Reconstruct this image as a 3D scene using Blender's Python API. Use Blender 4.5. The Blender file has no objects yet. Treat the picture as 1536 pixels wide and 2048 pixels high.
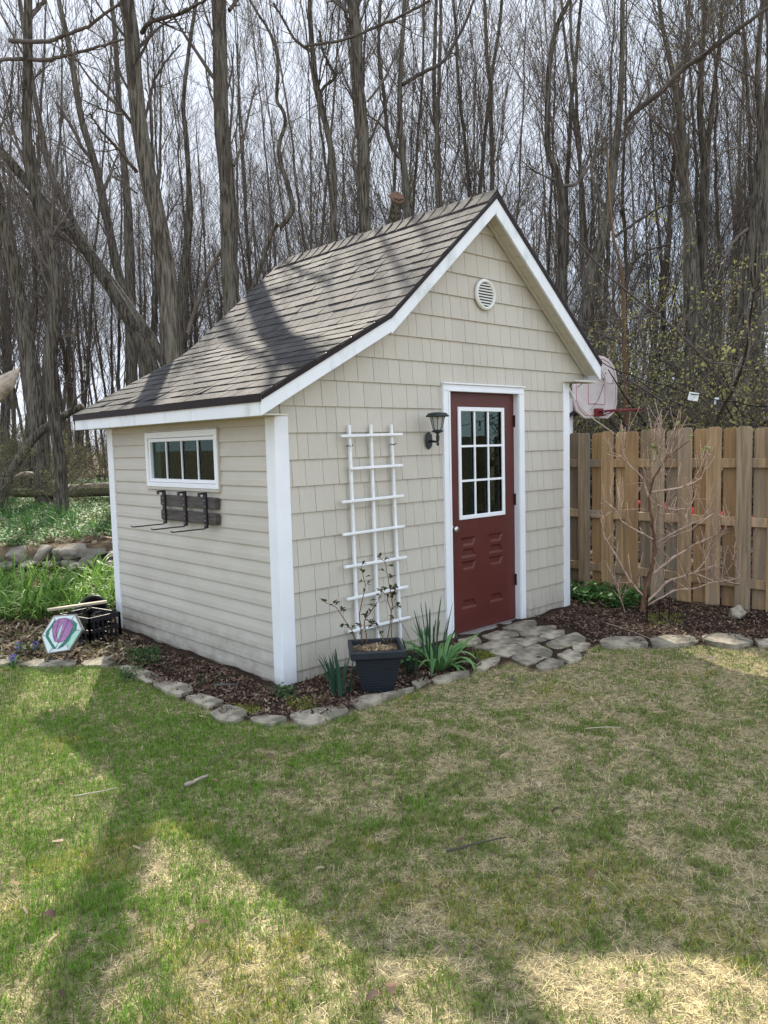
import bpy, bmesh, math, random
import numpy as np
from mathutils import Vector, Matrix
from mathutils import noise as mnoise
R_ = random.Random(11)
NR = np.random.default_rng(7)
scene = bpy.context.scene

# ------------------------------------------------------------------ camera, sky, sun, exposure
CX = Vector((0.73143, -0.68147, -0.02457))          # camera right  in world (x along the shed front, y into the depth, z up)
CY = Vector((0.07607, 0.04573, 0.99605))            # camera up
CB = Vector((-0.67766, -0.73042, 0.08529))          # camera back
CAM = Vector((-3.0101, -4.2893, 1.61))
F_PX = 1550.0
cam_d = bpy.data.cameras.new('camera')
cam = bpy.data.objects.new('camera', cam_d)
scene.collection.objects.link(cam)
cam_d.sensor_fit = 'VERTICAL'; cam_d.sensor_height = 36; cam_d.lens = F_PX/2048*36
cam_d.clip_start = 0.05; cam_d.clip_end = 2000
cam.matrix_world = Matrix(((CX.x, CY.x, CB.x, CAM.x), (CX.y, CY.y, CB.y, CAM.y), (CX.z, CY.z, CB.z, CAM.z), (0, 0, 0, 1)))
scene.camera = cam

SUNV = Vector((0.65, 1.2, 1.0)).normalized()
SUN_EL = math.asin(SUNV.z); SUN_AZ = math.atan2(SUNV.x, SUNV.y)
world = bpy.data.worlds.new('World'); scene.world = world; world.use_nodes = True
wn = world.node_tree.nodes; wl = world.node_tree.links
wn.clear()
wo = wn.new('ShaderNodeOutputWorld'); wb = wn.new('ShaderNodeBackground')
sky = wn.new('ShaderNodeTexSky'); sky.sky_type = 'NISHITA'; sky.sun_disc = False
sky.sun_elevation = SUN_EL; sky.sun_rotation = SUN_AZ
sky.air_density = 1.0; sky.dust_density = 1.0; sky.ozone_density = 1.5
wtc = wn.new('ShaderNodeTexCoord'); wno = wn.new('ShaderNodeTexNoise'); wno.inputs['Scale'].default_value = 3.2
wno.inputs['Detail'].default_value = 6; wno.inputs['Roughness'].default_value = 0.6
wr = wn.new('ShaderNodeValToRGB'); wr.color_ramp.elements[0].position = 0.36; wr.color_ramp.elements[1].position = 0.58
wm = wn.new('ShaderNodeMix'); wm.data_type = 'RGBA'
# bright cloud: thin and back-lit towards the sun, brighter where it is lit from the front behind the camera
wgeo = wn.new('ShaderNodeVectorMath'); wgeo.operation = 'DOT_PRODUCT'; wgeo.inputs[1].default_value = (SUNV.x, SUNV.y, 0.0)
wmr = wn.new('ShaderNodeMapRange'); wmr.inputs[1].default_value = -0.5; wmr.inputs[2].default_value = 0.4; wmr.inputs[3].default_value = 13.5; wmr.inputs[4].default_value = 6.5
wcl = wn.new('ShaderNodeMix'); wcl.data_type = 'RGBA'; wcl.blend_type = 'MULTIPLY'; wcl.inputs[0].default_value = 1.0; wcl.inputs[7].default_value = (0.91, 0.985, 1.12, 1)
wl.new(wtc.outputs['Generated'], wgeo.inputs[0]); wl.new(wgeo.outputs['Value'], wmr.inputs[0]); wl.new(wmr.outputs[0], wcl.inputs[6]); wl.new(wcl.outputs[2], wm.inputs[7])
wl.new(wtc.outputs['Generated'], wno.inputs['Vector']); wl.new(wno.outputs['Fac'], wr.inputs['Fac'])
wveil = wn.new('ShaderNodeMix'); wveil.data_type = 'RGBA'; wveil.inputs[0].default_value = 0.62; wveil.inputs[7].default_value = (5.3, 6.7, 8.6, 1)   # thin high haze over the clear sky
wsd = wn.new('ShaderNodeVectorMath'); wsd.operation = 'DOT_PRODUCT'; wsd.inputs[1].default_value = tuple(SUNV)
wsr = wn.new('ShaderNodeMapRange'); wsr.inputs[1].default_value = 0.62; wsr.inputs[2].default_value = 0.92
wmx = wn.new('ShaderNodeMath'); wmx.operation = 'MAXIMUM'
wl.new(wtc.outputs['Generated'], wsd.inputs[0]); wl.new(wsd.outputs['Value'], wsr.inputs[0]); wl.new(wsr.outputs[0], wmx.inputs[0]); wl.new(wr.outputs['Color'], wmx.inputs[1])
wl.new(wmx.outputs[0], wm.inputs[0]); wl.new(sky.outputs['Color'], wveil.inputs[6]); wl.new(wveil.outputs[2], wm.inputs[6])
wl.new(wm.outputs[2], wb.inputs['Color']); wb.inputs['Strength'].default_value = 0.06
wl.new(wb.outputs[0], wo.inputs['Surface'])
sun_d = bpy.data.lights.new('sun', 'SUN'); sun_d.energy = 5.0; sun_d.angle = math.radians(0.55); sun_d.color = (1.0, 0.92, 0.78)
sun = bpy.data.objects.new('sun', sun_d); scene.collection.objects.link(sun)
sun.rotation_euler = SUNV.to_track_quat('Z', 'Y').to_euler(); sun.location = (10, 20, 20)
scene.view_settings.view_transform = 'Standard'; scene.view_settings.look = 'None'
scene.view_settings.exposure = 1.5; scene.view_settings.gamma = 1
try:
    scene.cycles.max_bounces = 6; scene.cycles.diffuse_bounces = 3; scene.cycles.glossy_bounces = 3
    scene.cycles.transparent_max_bounces = 12; scene.cycles.caustics_reflective = False; scene.cycles.caustics_refractive = False
    scene.cycles.use_denoising = True; scene.cycles.denoiser = 'OPENIMAGEDENOISE'; scene.cycles.denoising_input_passes = 'RGB_ALBEDO_NORMAL'; scene.cycles.denoising_prefilter = 'NONE'; scene.cycles.use_adaptive_sampling = False; scene.cycles.sample_clamp_indirect = 4
except Exception: pass

# ------------------------------------------------------------------ pixel -> world helpers (photo pixels, 1536 x 2048)
def ray(px, py):
    return CX*((px-768)/F_PX) + CY*(-(py-1024)/F_PX) - CB
FH = Vector((-CB.x, -CB.y, 0)).normalized(); RH = Vector((FH.y, -FH.x, 0))
def at(px, py, d):                # point at horizontal depth d metres in front of the camera
    r = ray(px, py); return CAM + r*(d/(r.dot(FH)))
def onground(px, py, z=0.0):
    r = ray(px, py); return CAM + r*((z-CAM.z)/r.z)
def on_y(px, py, y):
    r = ray(px, py); return CAM + r*((y-CAM.y)/r.y)
def on_x(px, py, x):
    r = ray(px, py); return CAM + r*((x-CAM.x)/r.x)
def depth_of(p):
    return (Vector(p)-CAM).dot(FH)
def sstep(a, b, x):
    t = np.clip((x-a)/(b-a), 0, 1); return t*t*(3-2*t)
def terrain(x, y):
    x = np.asarray(x, float); y = np.asarray(y, float)
    s = (x-CAM.x)*FH.x+(y-CAM.y)*FH.y; u = (x-CAM.x)*RH.x+(y-CAM.y)*RH.y
    left = 1-sstep(-0.8, 1.2, u)
    zl = 0.14*sstep(6.8, 9.4, s)+0.30*sstep(9.45, 9.75, s)+0.012*np.clip(s-10, 0, 300)*1.0
    zr = 0.008*np.clip(s-9, 0, 300)
    return np.minimum(left*zl+(1-left)*zr, 1.3)

# ------------------------------------------------------------------ object helpers
ORG = {}
def tag(o, label=None, cat=None, group=None, kind=None):
    if label: o['label'] = label
    if cat: o['category'] = cat
    if group: o['group'] = group
    if kind: o['kind'] = kind
    return o
def thing(name, label, cat, loc=(0, 0, 0), group=None):
    o = bpy.data.objects.new(name, None); o.empty_display_size = 0.1
    scene.collection.objects.link(o); o.location = loc; ORG[o.name] = Vector(loc)
    return tag(o, label, cat, group)
def link(name, me, mat, parent=None, loc=None):
    o = bpy.data.objects.new(name, me); scene.collection.objects.link(o)
    for m in (mat if isinstance(mat, (list, tuple)) else [mat]): me.materials.append(m)
    if parent is not None:
        o.parent = parent; ORG[o.name] = ORG[parent.name]
    elif loc is not None:
        o.location = loc; ORG[o.name] = Vector(loc)
    else: ORG[o.name] = Vector((0, 0, 0))
    return o
class MB:
    """collects verts and faces in world space; build() links them as one mesh"""
    def __init__(s): s.v = []; s.f = []; s.c = []; s.col = None
    def add(s, vs, fs, col=None):
        n = len(s.v); s.v += [Vector(v) for v in vs]
        s.f += [tuple(i+n for i in f) for f in fs]; s.c += [col or s.col or (1, 1, 1)]*len(fs); return s
    def box(s, a, b, rot=None, piv=None, col=None):
        (x0, y0, z0), (x1, y1, z1) = a, b
        vs = [Vector(p) for p in ((x0,y0,z0),(x1,y0,z0),(x1,y1,z0),(x0,y1,z0),(x0,y0,z1),(x1,y0,z1),(x1,y1,z1),(x0,y1,z1))]
        if rot is not None:
            c = Vector(piv) if piv else sum(vs, Vector())/8
            vs = [rot@(v-c)+c for v in vs]
        return s.add(vs, [(3,2,1,0),(4,5,6,7),(0,1,5,4),(1,2,6,5),(2,3,7,6),(3,0,4,7)], col)
    def prism(s, poly, ext, col=None):
        n = len(poly); e = Vector(ext); p = [Vector(q) for q in poly]
        nrm = Vector()
        for i in range(n): nrm += (p[i]-p[0]).cross(p[(i+1) % n]-p[0])
        if nrm.dot(e) > 0: p.reverse()
        return s.add(p+[q+e for q in p], [tuple(range(n))]+[tuple(range(2*n-1, n-1, -1))]+[(i, i+n, (i+1) % n+n, (i+1) % n) for i in range(n)], col)
    def beam(s, a, b, w, h, up=(0, 0, 1), col=None):
        a = Vector(a); b = Vector(b); t = (b-a).normalized(); u = Vector(up); u = (u-t*u.dot(t)).normalized(); r = t.cross(u)
        vs = [p+r*(sx*w/2)+u*(sz*h/2) for p in (a, b) for sx, sz in ((-1,-1),(1,-1),(1,1),(-1,1))]
        return s.add(vs, [(3,2,1,0),(4,5,6,7),(0,1,5,4),(1,2,6,5),(2,3,7,6),(3,0,4,7)], col)
    def tube(s, path, rad, n=8, col=None, caps=True):
        path = [Vector(p) for p in path]; m = len(path)
        rad = [rad]*m if not isinstance(rad, (list, tuple)) else rad
        ref = Vector((0.31, 0.22, 0.92)); vs = []; prev = None
        for i in range(m):
            t = (path[min(i+1, m-1)]-path[max(i-1, 0)])
            t = t.normalized() if t.length > 1e-9 else Vector((0, 0, 1))
            if prev is None:
                r = t.cross(ref)
                if r.length < .1: r = t.cross(Vector((1, 0, 0)))
            else: r = prev-t*prev.dot(t)
            r.normalize(); prev = r; q = t.cross(r)
            vs += [path[i]+(r*math.cos(2*math.pi*k/n)+q*math.sin(2*math.pi*k/n))*rad[i] for k in range(n)]
        fs = [(i*n+k, i*n+(k+1) % n, (i+1)*n+(k+1) % n, (i+1)*n+k) for i in range(m-1) for k in range(n)]
        if caps: fs += [tuple(range(n-1, -1, -1)), tuple(range((m-1)*n, m*n))]
        return s.add(vs, fs, col)
    def lathe(s, c, prof, n=20, axis=(0, 0, 1), col=None, sx=1, sy=1):
        c = Vector(c); q = Vector((0, 0, 1)).rotation_difference(Vector(axis)); vs = []
        for r, z in prof:
            vs += [c+q@Vector((max(r, 1e-4)*math.cos(2*math.pi*k/n)*sx, max(r, 1e-4)*math.sin(2*math.pi*k/n)*sy, z)) for k in range(n)]
        m = len(prof)
        fs = [(i*n+k, i*n+(k+1) % n, (i+1)*n+(k+1) % n, (i+1)*n+k) for i in range(m-1) for k in range(n)]
        fs += [tuple(range(n-1, -1, -1)), tuple(range((m-1)*n, m*n))]
        return s.add(vs, fs, col)
    def sheet(s, rows, col=None):
        n = len(rows[0]); vs = [p for r in rows for p in r]
        return s.add(vs, [(i*n+k, i*n+k+1, (i+1)*n+k+1, (i+1)*n+k) for i in range(len(rows)-1) for k in range(n-1)], col)
    def build(s, name, mat, parent=None, loc=None, smooth=False, bevel=0, seg=1):
        o0 = ORG[parent.name] if parent is not None else Vector(loc or (0, 0, 0))
        me = bpy.data.meshes.new(name); me.from_pydata([tuple(v-o0) for v in s.v], [], s.f)
        if bevel:
            bm = bmesh.new(); bm.from_mesh(me); bmesh.ops.recalc_face_normals(bm, faces=bm.faces)
            bmesh.ops.bevel(bm, geom=bm.edges[:], offset=bevel, segments=seg, affect='EDGES', clamp_overlap=True)
            bm.to_mesh(me); bm.free()
        elif s.f:
            a = me.attributes.new('Col', 'FLOAT_COLOR', 'FACE')
            a.data.foreach_set('color', np.array([(*c, 1) for c in s.c], np.float32).ravel())
        if smooth: me.polygons.foreach_set('use_smooth', [True]*len(me.polygons))
        me.update()
        return link(name, me, mat, parent, loc)
def np_mesh(name, V, F, col=None, smooth=False):
    """fast mesh from arrays; F (m,k); col per vertex (n,3)"""
    V = np.ascontiguousarray(V, np.float32).reshape(-1, 3); F = np.ascontiguousarray(F, np.int32); m, k = F.shape
    me = bpy.data.meshes.new(name); me.vertices.add(len(V)); me.vertices.foreach_set('co', V.ravel())
    me.loops.add(m*k); me.loops.foreach_set('vertex_index', F.ravel())
    me.polygons.add(m); me.polygons.foreach_set('loop_start', np.arange(0, m*k, k, dtype=np.int32))
    if smooth: me.polygons.foreach_set('use_smooth', np.ones(m, bool))
    if col is not None:
        a = me.attributes.new('Col', 'FLOAT_COLOR', 'POINT')
        c = np.ones((len(V), 4), np.float32); c[:, :3] = col; a.data.foreach_set('color', c.ravel())
    me.update(calc_edges=True); return me
def tubes_np(P, Rr, n=4):
    """P (N,K,3) paths, Rr (N,K) radii -> verts, quads"""
    N, K, _ = P.shape
    T = np.gradient(P, axis=1); T /= np.linalg.norm(T, axis=2, keepdims=True)+1e-9
    ref = np.where(np.abs(T[:, :, 2:3]) > 0.9, np.array([1., 0, 0]), np.array([0, 0, 1.]))
    ref = np.repeat(ref[:, :1], K, 1) if K > 1 else ref
    A = np.cross(T, ref); A /= np.linalg.norm(A, axis=2, keepdims=True)+1e-9; B = np.cross(T, A)
    an = np.arange(n)*2*np.pi/n
    V = P[:, :, None]+Rr[:, :, None, None]*(A[:, :, None]*np.cos(an)[None, None, :, None]+B[:, :, None]*np.sin(an)[None, None, :, None])
    idx = np.arange(N*K*n).reshape(N, K, n); nx = np.roll(idx, -1, 2)
    Fq = np.stack([idx[:, :-1], nx[:, :-1], nx[:, 1:], idx[:, 1:]], -1).reshape(-1, 4)
    return V.reshape(-1, 3), Fq
def merge(parts):
    Vs = []; Fs = []; n = 0
    for V, Fq in parts: Vs.append(V); Fs.append(Fq+n); n += len(V)
    return np.concatenate(Vs), np.concatenate(Fs)
def poly_in(poly, X, Y):
    poly = np.asarray(poly, float); inside = np.zeros(np.shape(X), bool); n = len(poly)
    for i in range(n):
        x1, y1 = poly[i]; x2, y2 = poly[(i+1) % n]
        c = ((y1 > Y) != (y2 > Y)) & (X < (x2-x1)*(Y-y1)/((y2-y1) if y2 != y1 else 1e-9)+x1)
        inside ^= c
    return inside
def vnoise(X, Y, sc, seed):
    """smooth value noise on arrays, 0..1"""
    g = np.random.default_rng(seed).random((64, 64)); X = np.asarray(X)*sc+17.3; Y = np.asarray(Y)*sc+9.1
    xi = np.floor(X).astype(int); yi = np.floor(Y).astype(int); fx = X-xi; fy = Y-yi
    fx = fx*fx*(3-2*fx); fy = fy*fy*(3-2*fy)
    a = g[xi % 64, yi % 64]; b = g[(xi+1) % 64, yi % 64]; c = g[xi % 64, (yi+1) % 64]; d = g[(xi+1) % 64, (yi+1) % 64]
    return (a*(1-fx)+b*fx)*(1-fy)+(c*(1-fx)+d*fx)*fy

# ------------------------------------------------------------------ materials
def mat(name, c1, c2=None, scale=8, rough=0.7, bump=0.0, bscale=None, attr=False, stretch=(1, 1, 1), spec=0.4, metal=0,
        c3=None, scale3=2, lo3=0.5, hi3=0.7, lo=0.35, hi=0.65, trans=0.0, rand=0.0, dirt=None, detail=6, bdist=0.01, rot=(0, 0, 0)):
    m = bpy.data.materials.new(name); m.use_nodes = True; nt = m.node_tree; N = nt.nodes; L = nt.links
    b = N['Principled BSDF']; b.inputs['Roughness'].default_value = rough; b.inputs['Metallic'].default_value = metal
    b.inputs['Specular IOR Level'].default_value = spec
    tc = N.new('ShaderNodeTexCoord'); mp = N.new('ShaderNodeMapping'); mp.inputs['Scale'].default_value = stretch
    mp.inputs['Rotation'].default_value = rot
    L.new(tc.outputs['Object'], mp.inputs['Vector'])
    def noise(sc, d=detail):
        n = N.new('ShaderNodeTexNoise'); n.inputs['Scale'].default_value = sc; n.inputs['Detail'].default_value = d
        n.inputs['Roughness'].default_value = 0.6
        L.new(mp.outputs[0], n.inputs['Vector']); return n.outputs['Fac']
    def ramp(fac, a, bb):
        r = N.new('ShaderNodeMapRange'); r.inputs[1].default_value = a; r.inputs[2].default_value = bb; L.new(fac, r.inputs[0]); return r.outputs[0]
    def mix(f, a, bb, typ='MIX'):
        x = N.new('ShaderNodeMix'); x.data_type = 'RGBA'; x.blend_type = typ
        for sock, v in ((x.inputs[0], f), (x.inputs[6], a), (x.inputs[7], bb)):
            if isinstance(v, (tuple, list)): sock.default_value = (*v, 1) if len(v) == 3 else v
            elif isinstance(v, (int, float)): sock.default_value = v
            else: L.new(v, sock)
        return x.outputs[2]
    col = c1
    if c2: col = mix(ramp(noise(scale), lo, hi), c1, c2)
    if c3: col = mix(ramp(noise(scale3), lo3, hi3), col, c3)
    if dirt:                              # soil splashed up from the bed: strongest at the base, broken up by noise
        sx_ = N.new('ShaderNodeSeparateXYZ'); L.new(tc.outputs['Object'], sx_.inputs[0]); h_ = N.new('ShaderNodeMapRange')
        h_.inputs[1].default_value = dirt; h_.inputs[2].default_value = -0.06; L.new(sx_.outputs[2], h_.inputs[0])
        mu = N.new('ShaderNodeMath'); mu.operation = 'MULTIPLY'; L.new(h_.outputs[0], mu.inputs[0]); L.new(ramp(noise(7, 10), .30, .75), mu.inputs[1])
        col = mix(mu.outputs[0], col, (0.17, 0.14, 0.10))
    if attr:
        at_ = N.new('ShaderNodeAttribute'); at_.attribute_name = 'Col'
        col = mix(1.0, col, at_.outputs['Color'], 'MULTIPLY')
    if rand:
        oi = N.new('ShaderNodeObjectInfo'); mr = N.new('ShaderNodeMapRange')
        mr.inputs[3].default_value = 1-rand; mr.inputs[4].default_value = 1+rand; L.new(oi.outputs['Random'], mr.inputs[0])
        hs = N.new('ShaderNodeHueSaturation'); L.new(mr.outputs[0], hs.inputs['Value'])
        if isinstance(col, (tuple, list)): hs.inputs['Color'].default_value = (*col, 1)
        else: L.new(col, hs.inputs['Color'])
        col = hs.outputs['Color']
    if isinstance(col, (tuple, list)): b.inputs['Base Color'].default_value = (*col, 1)
    else: L.new(col, b.inputs['Base Color'])
    if bump:
        bn = N.new('ShaderNodeBump'); bn.inputs['Strength'].default_value = bump; bn.inputs['Distance'].default_value = bdist
        L.new(noise(bscale or scale, 8), bn.inputs['Height']); L.new(bn.outputs[0], b.inputs['Normal'])
    if trans:
        t = N.new('ShaderNodeBsdfTranslucent'); ms = N.new('ShaderNodeMixShader'); ms.inputs[0].default_value = trans
        if isinstance(col, (tuple, list)): t.inputs['Color'].default_value = (*col, 1)
        else: L.new(col, t.inputs['Color'])
        L.new(b.outputs[0], ms.inputs[1]); L.new(t.outputs[0], ms.inputs[2]); L.new(ms.outputs[0], N['Material Output'].inputs['Surface'])
    return m
def glass_mat(name, tint=(0.6, 0.72, 0.68), refl=0.12):
    m = bpy.data.materials.new(name); m.use_nodes = True; N = m.node_tree.nodes; L = m.node_tree.links
    N.remove(N['Principled BSDF'])
    t = N.new('ShaderNodeBsdfTransparent'); t.inputs[0].default_value = (*tint, 1)
    g = N.new('ShaderNodeBsdfGlossy'); g.inputs['Roughness'].default_value = 0.02
    fr = N.new('ShaderNodeFresnel'); fr.inputs[0].default_value = 1.5
    mth = N.new('ShaderNodeMath'); mth.operation = 'MULTIPLY_ADD'; mth.inputs[1].default_value = 0.18; mth.inputs[2].default_value = 0.0
    L.new(fr.outputs[0], mth.inputs[0])
    mx = N.new('ShaderNodeMixShader'); L.new(mth.outputs[0], mx.inputs[0]); L.new(t.outputs[0], mx.inputs[1]); L.new(g.outputs[0], mx.inputs[2])
    L.new(mx.outputs[0], N['Material Output'].inputs['Surface']); return m
MT = dict(
    siding=mat('vinyl_siding', (0.515, 0.482, 0.415), (0.475, 0.443, 0.38), 2.2, 0.55, 0.15, 60, c3=(0.44, 0.405, 0.345), scale3=1.1, lo3=0.45, hi3=0.85, stretch=(1, 1, 2.0), dirt=.38),
    shake=mat('shake_siding', (0.515, 0.482, 0.408), (0.485, 0.452, 0.38), 30, 0.6, 0.35, 45, attr=True, stretch=(3, 3, 0.35), c3=(0.45, 0.415, 0.345), scale3=0.7, lo3=0.42, hi3=0.9, bdist=0.004, dirt=.26),
    trim=mat('white_trim', (0.78, 0.80, 0.82), (0.73, 0.75, 0.77), 3, 0.45, 0.05, 20, dirt=.12),
    fascia=mat('weathered_white_fascia', (0.74, 0.77, 0.79), (0.70, 0.73, 0.75), 5, 0.5, 0.06, 20, c3=(0.50, 0.55, 0.53), scale3=7, lo3=0.52, hi3=0.74, stretch=(1.2, 1.2, 0.5), detail=10),
    drip=mat('brown_drip_edge', (0.012, 0.007, 0.0075), (0.017, 0.010, 0.010), 10, 0.55, spec=0.2),
    roof=mat('asphalt_shingle', (0.078, 0.072, 0.069), (0.044, 0.041, 0.040), 160, 0.9, 0.5, 220, attr=True, c3=(0.050, 0.046, 0.045), scale3=1.6, lo3=0.5, hi3=0.7, spec=0.2, bdist=0.004, lo=0.4, hi=0.6),
    soffit=mat('beige_soffit', (0.58, 0.55, 0.46), (0.54, 0.51, 0.43), 4, 0.5),
    door=mat('maroon_door_paint', (0.093, 0.0185, 0.0145), (0.081, 0.016, 0.0125), 4, 0.45, 0.05, 90, c3=(0.102, 0.026, 0.020), scale3=2.5, lo3=.5, hi3=.8),
    white=mat('white_plastic', (0.80, 0.82, 0.84), (0.77, 0.79, 0.80), 8, 0.4),
    offwhite=mat('aged_white_plastic', (0.72, 0.72, 0.68), (0.66, 0.66, 0.61), 6, 0.5),
    trellis=mat('white_trellis_plastic', (0.80, 0.81, 0.82), (0.70, 0.71, 0.70), 9, 0.45, c3=(0.45, 0.46, 0.42), scale3=14, lo3=0.64, hi3=0.78),
    nickel=mat('satin_nickel', (0.55, 0.52, 0.48), None, rough=0.28, metal=1),
    darkmetal=mat('dark_bronze_metal', (0.02, 0.016, 0.014), None, rough=0.45, metal=0.3),
    black=mat('black_plastic', (0.014, 0.014, 0.017), (0.02, 0.02, 0.024), 30, 0.38, 0.1, 60),
    blackiron=mat('black_iron', (0.012, 0.013, 0.016), (0.03, 0.024, 0.02), 30, 0.5, 0.2, 70),
    planter=mat('dark_navy_planter', (0.007, 0.011, 0.017), (0.011, 0.015, 0.022), 40, 0.5, 0.3, 60),
    lantern=mat('dark_green_metal', (0.008, 0.018, 0.018), (0.02, 0.03, 0.028), 25, 0.45, 0.15, 60),
    frost=mat('frosted_lantern_glass', (0.42, 0.43, 0.40), (0.35, 0.36, 0.33), 12, 0.25),
    glass=glass_mat('window_glass'),
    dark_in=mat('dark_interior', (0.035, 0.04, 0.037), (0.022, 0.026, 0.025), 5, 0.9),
    stone=mat('flagstone', (0.36, 0.315, 0.24), (0.18, 0.157, 0.117), 11, 0.9, 0.9, 30, lo=.4, hi=.6, c3=(0.12, 0.115, 0.08), scale3=5, lo3=0.52, hi3=0.7, rand=0.22, bdist=0.012, detail=10),
    wallstone=mat('fieldstone', (0.22, 0.195, 0.155), (0.11, 0.098, 0.08), 5, 0.9, 0.7, 14, c3=(0.27, 0.25, 0.21), scale3=3, lo3=0.55, hi3=0.8, rand=0.3, bdist=0.02, detail=10),
    bark=mat('grey_bark', (0.165, 0.146, 0.118), (0.045, 0.038, 0.031), 9, 0.95, 1.0, 12, stretch=(4.2, 4.2, 0.42), lo=.42, hi=.58, c3=(0.19, 0.18, 0.14), scale3=1.2, lo3=0.5, hi3=0.8, rand=0.22, bdist=0.05, spec=0.1, detail=10),
    twig=mat('twig_bark', (0.13, 0.11, 0.094), (0.075, 0.063, 0.053), 3, 0.9, rand=0.3, spec=0.1),
    bark_b=mat('brown_sapling_bark', (0.19, 0.12, 0.07), (0.10, 0.065, 0.04), 9, 0.9, 0.6, 14, stretch=(2, 2, 0.4), spec=0.1),
    deadwood=mat('pale_dead_wood', (0.44, 0.37, 0.29), (0.17, 0.13, 0.10), 9, 0.9, 0.9, 12, stretch=(1, 1, 1), bdist=0.03),
    rawcut=mat('reddish_cut_wood', (0.17, 0.095, 0.06), (0.09, 0.05, 0.035), 12, 0.9),
    moss=mat('mossy_log', (0.10, 0.085, 0.05), (0.05, 0.065, 0.02), 5, 0.95, 0.8, 12, bdist=0.03),
    bud=mat('spring_buds', (0.32, 0.33, 0.11), (0.24, 0.225, 0.085), 2, 0.7, trans=0.35, rand=0.2),
    leaf=mat('plant_leaf', (1, 1, 1), None, rough=0.6, attr=True, trans=0.28, spec=0.22),
    grass=mat('lawn_blade', (1, 1, 1), None, rough=0.6, attr=True, trans=0.36, spec=0.25),
    litter=mat('dry_litter', (1, 1, 1), None, rough=0.85, attr=True, trans=0.15, spec=0.15),
    chips=mat('bark_mulch_chip', (1, 1, 1), None, rough=0.9, attr=True, spec=0.15),
    soil=mat('potting_soil', (0.17, 0.12, 0.075), (0.05, 0.035, 0.025), 60, 0.95, 1.0, 60, bdist=0.01),
    cedar=mat('fence_cedar', (0.47, 0.32, 0.17), (0.30, 0.195, 0.105), 8, 0.8, 0.5, 22, stretch=(4, 4, 0.25), lo=.38, hi=.62, c3=(0.25, 0.215, 0.175), scale3=1.0, lo3=0.46, hi3=0.70, rand=0.22, spec=0.2, bdist=0.006, detail=9),
    cedar_grey=mat('fence_cedar_grey', (0.37, 0.28, 0.18), (0.23, 0.17, 0.11), 8, 0.8, 0.5, 22, stretch=(4, 4, 0.25), lo=.38, hi=.62, c3=(0.20, 0.18, 0.155), scale3=1.0, lo3=0.44, hi3=0.68, rand=0.2, spec=0.2, bdist=0.006, detail=9),
    cedar_back=mat('fence_cedar_darker', (0.42, 0.27, 0.135), (0.28, 0.175, 0.09), 7, 0.8, 0.35, 22, stretch=(4, 4, 0.28), c3=(0.19, 0.15, 0.11), scale3=1.1, lo3=0.55, hi3=0.8, rand=0.2, spec=0.2, bdist=0.006, detail=9),
    greywood=mat('weathered_grey_wood', (0.11, 0.096, 0.083), (0.05, 0.044, 0.039), 12, 0.9, 0.6, 20, stretch=(0.4, 0.4, 4), bdist=0.006),
    plank=mat('pale_plank', (0.52, 0.46, 0.34), (0.40, 0.34, 0.24), 10, 0.85, 0.4, 20),
    shrub=mat('shrub_stem', (0.50, 0.37, 0.29), (0.30, 0.195, 0.14), 30, 0.85, 0.5, 50, spec=0.15, bdist=0.004),
    shrub_t=mat('shrub_trunk', (0.20, 0.105, 0.065), (0.09, 0.05, 0.035), 24, 0.95, 0.9, 30, stretch=(2, 2, 0.5), spec=0.1, bdist=0.01),
    rose=mat('rose_stem', (0.12, 0.10, 0.04), (0.16, 0.07, 0.04), 20, 0.6),
    board=mat('aged_backboard', (0.66, 0.60, 0.58), (0.55, 0.48, 0.46), 5, 0.5, c3=(0.45, 0.40, 0.40), scale3=4, lo3=0.55, hi3=0.8),
    redline=mat('faded_red_paint', (0.46, 0.22, 0.22), (0.56, 0.36, 0.35), 10, 0.6),
    red=mat('red_metal', (0.20, 0.03, 0.035), None, rough=0.45),
    kayak=mat('bright_red_plastic', (0.75, 0.03, 0.05), None, rough=0.4),
    paper=mat('white_paper_tag', (0.82, 0.86, 0.86), (0.70, 0.75, 0.75), 40, 0.6),
    ink=mat('grey_print', (0.35, 0.40, 0.40), None, rough=0.7),
    cable=mat('black_cable', (0.012, 0.012, 0.012), None, rough=0.8, spec=0.1),
    rope=mat('pale_rope', (0.55, 0.50, 0.42), None, rough=0.8),
    pane_white=mat('opal_glass', (0.62, 0.70, 0.70), (0.70, 0.76, 0.76), 6, 0.25),
    pane_mint=mat('mint_glass', (0.30, 0.58, 0.44), (0.50, 0.70, 0.60), 8, 0.25),
    pane_purple=mat('purple_glass', (0.26, 0.10, 0.26), (0.42, 0.20, 0.40), 14, 0.25),
    pane_green=mat('dark_green_glass', (0.02, 0.14, 0.10), (0.03, 0.20, 0.14), 12, 0.25),
    concrete=mat('plaque_concrete', (0.26, 0.25, 0.22), (0.18, 0.17, 0.15), 20, 0.9, 0.4, 50),
    ivy=mat('mossy_ivy_bark', (0.06, 0.085, 0.025), (0.10, 0.085, 0.06), 6, 0.95, 0.8, 12, bdist=0.03),
)

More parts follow.
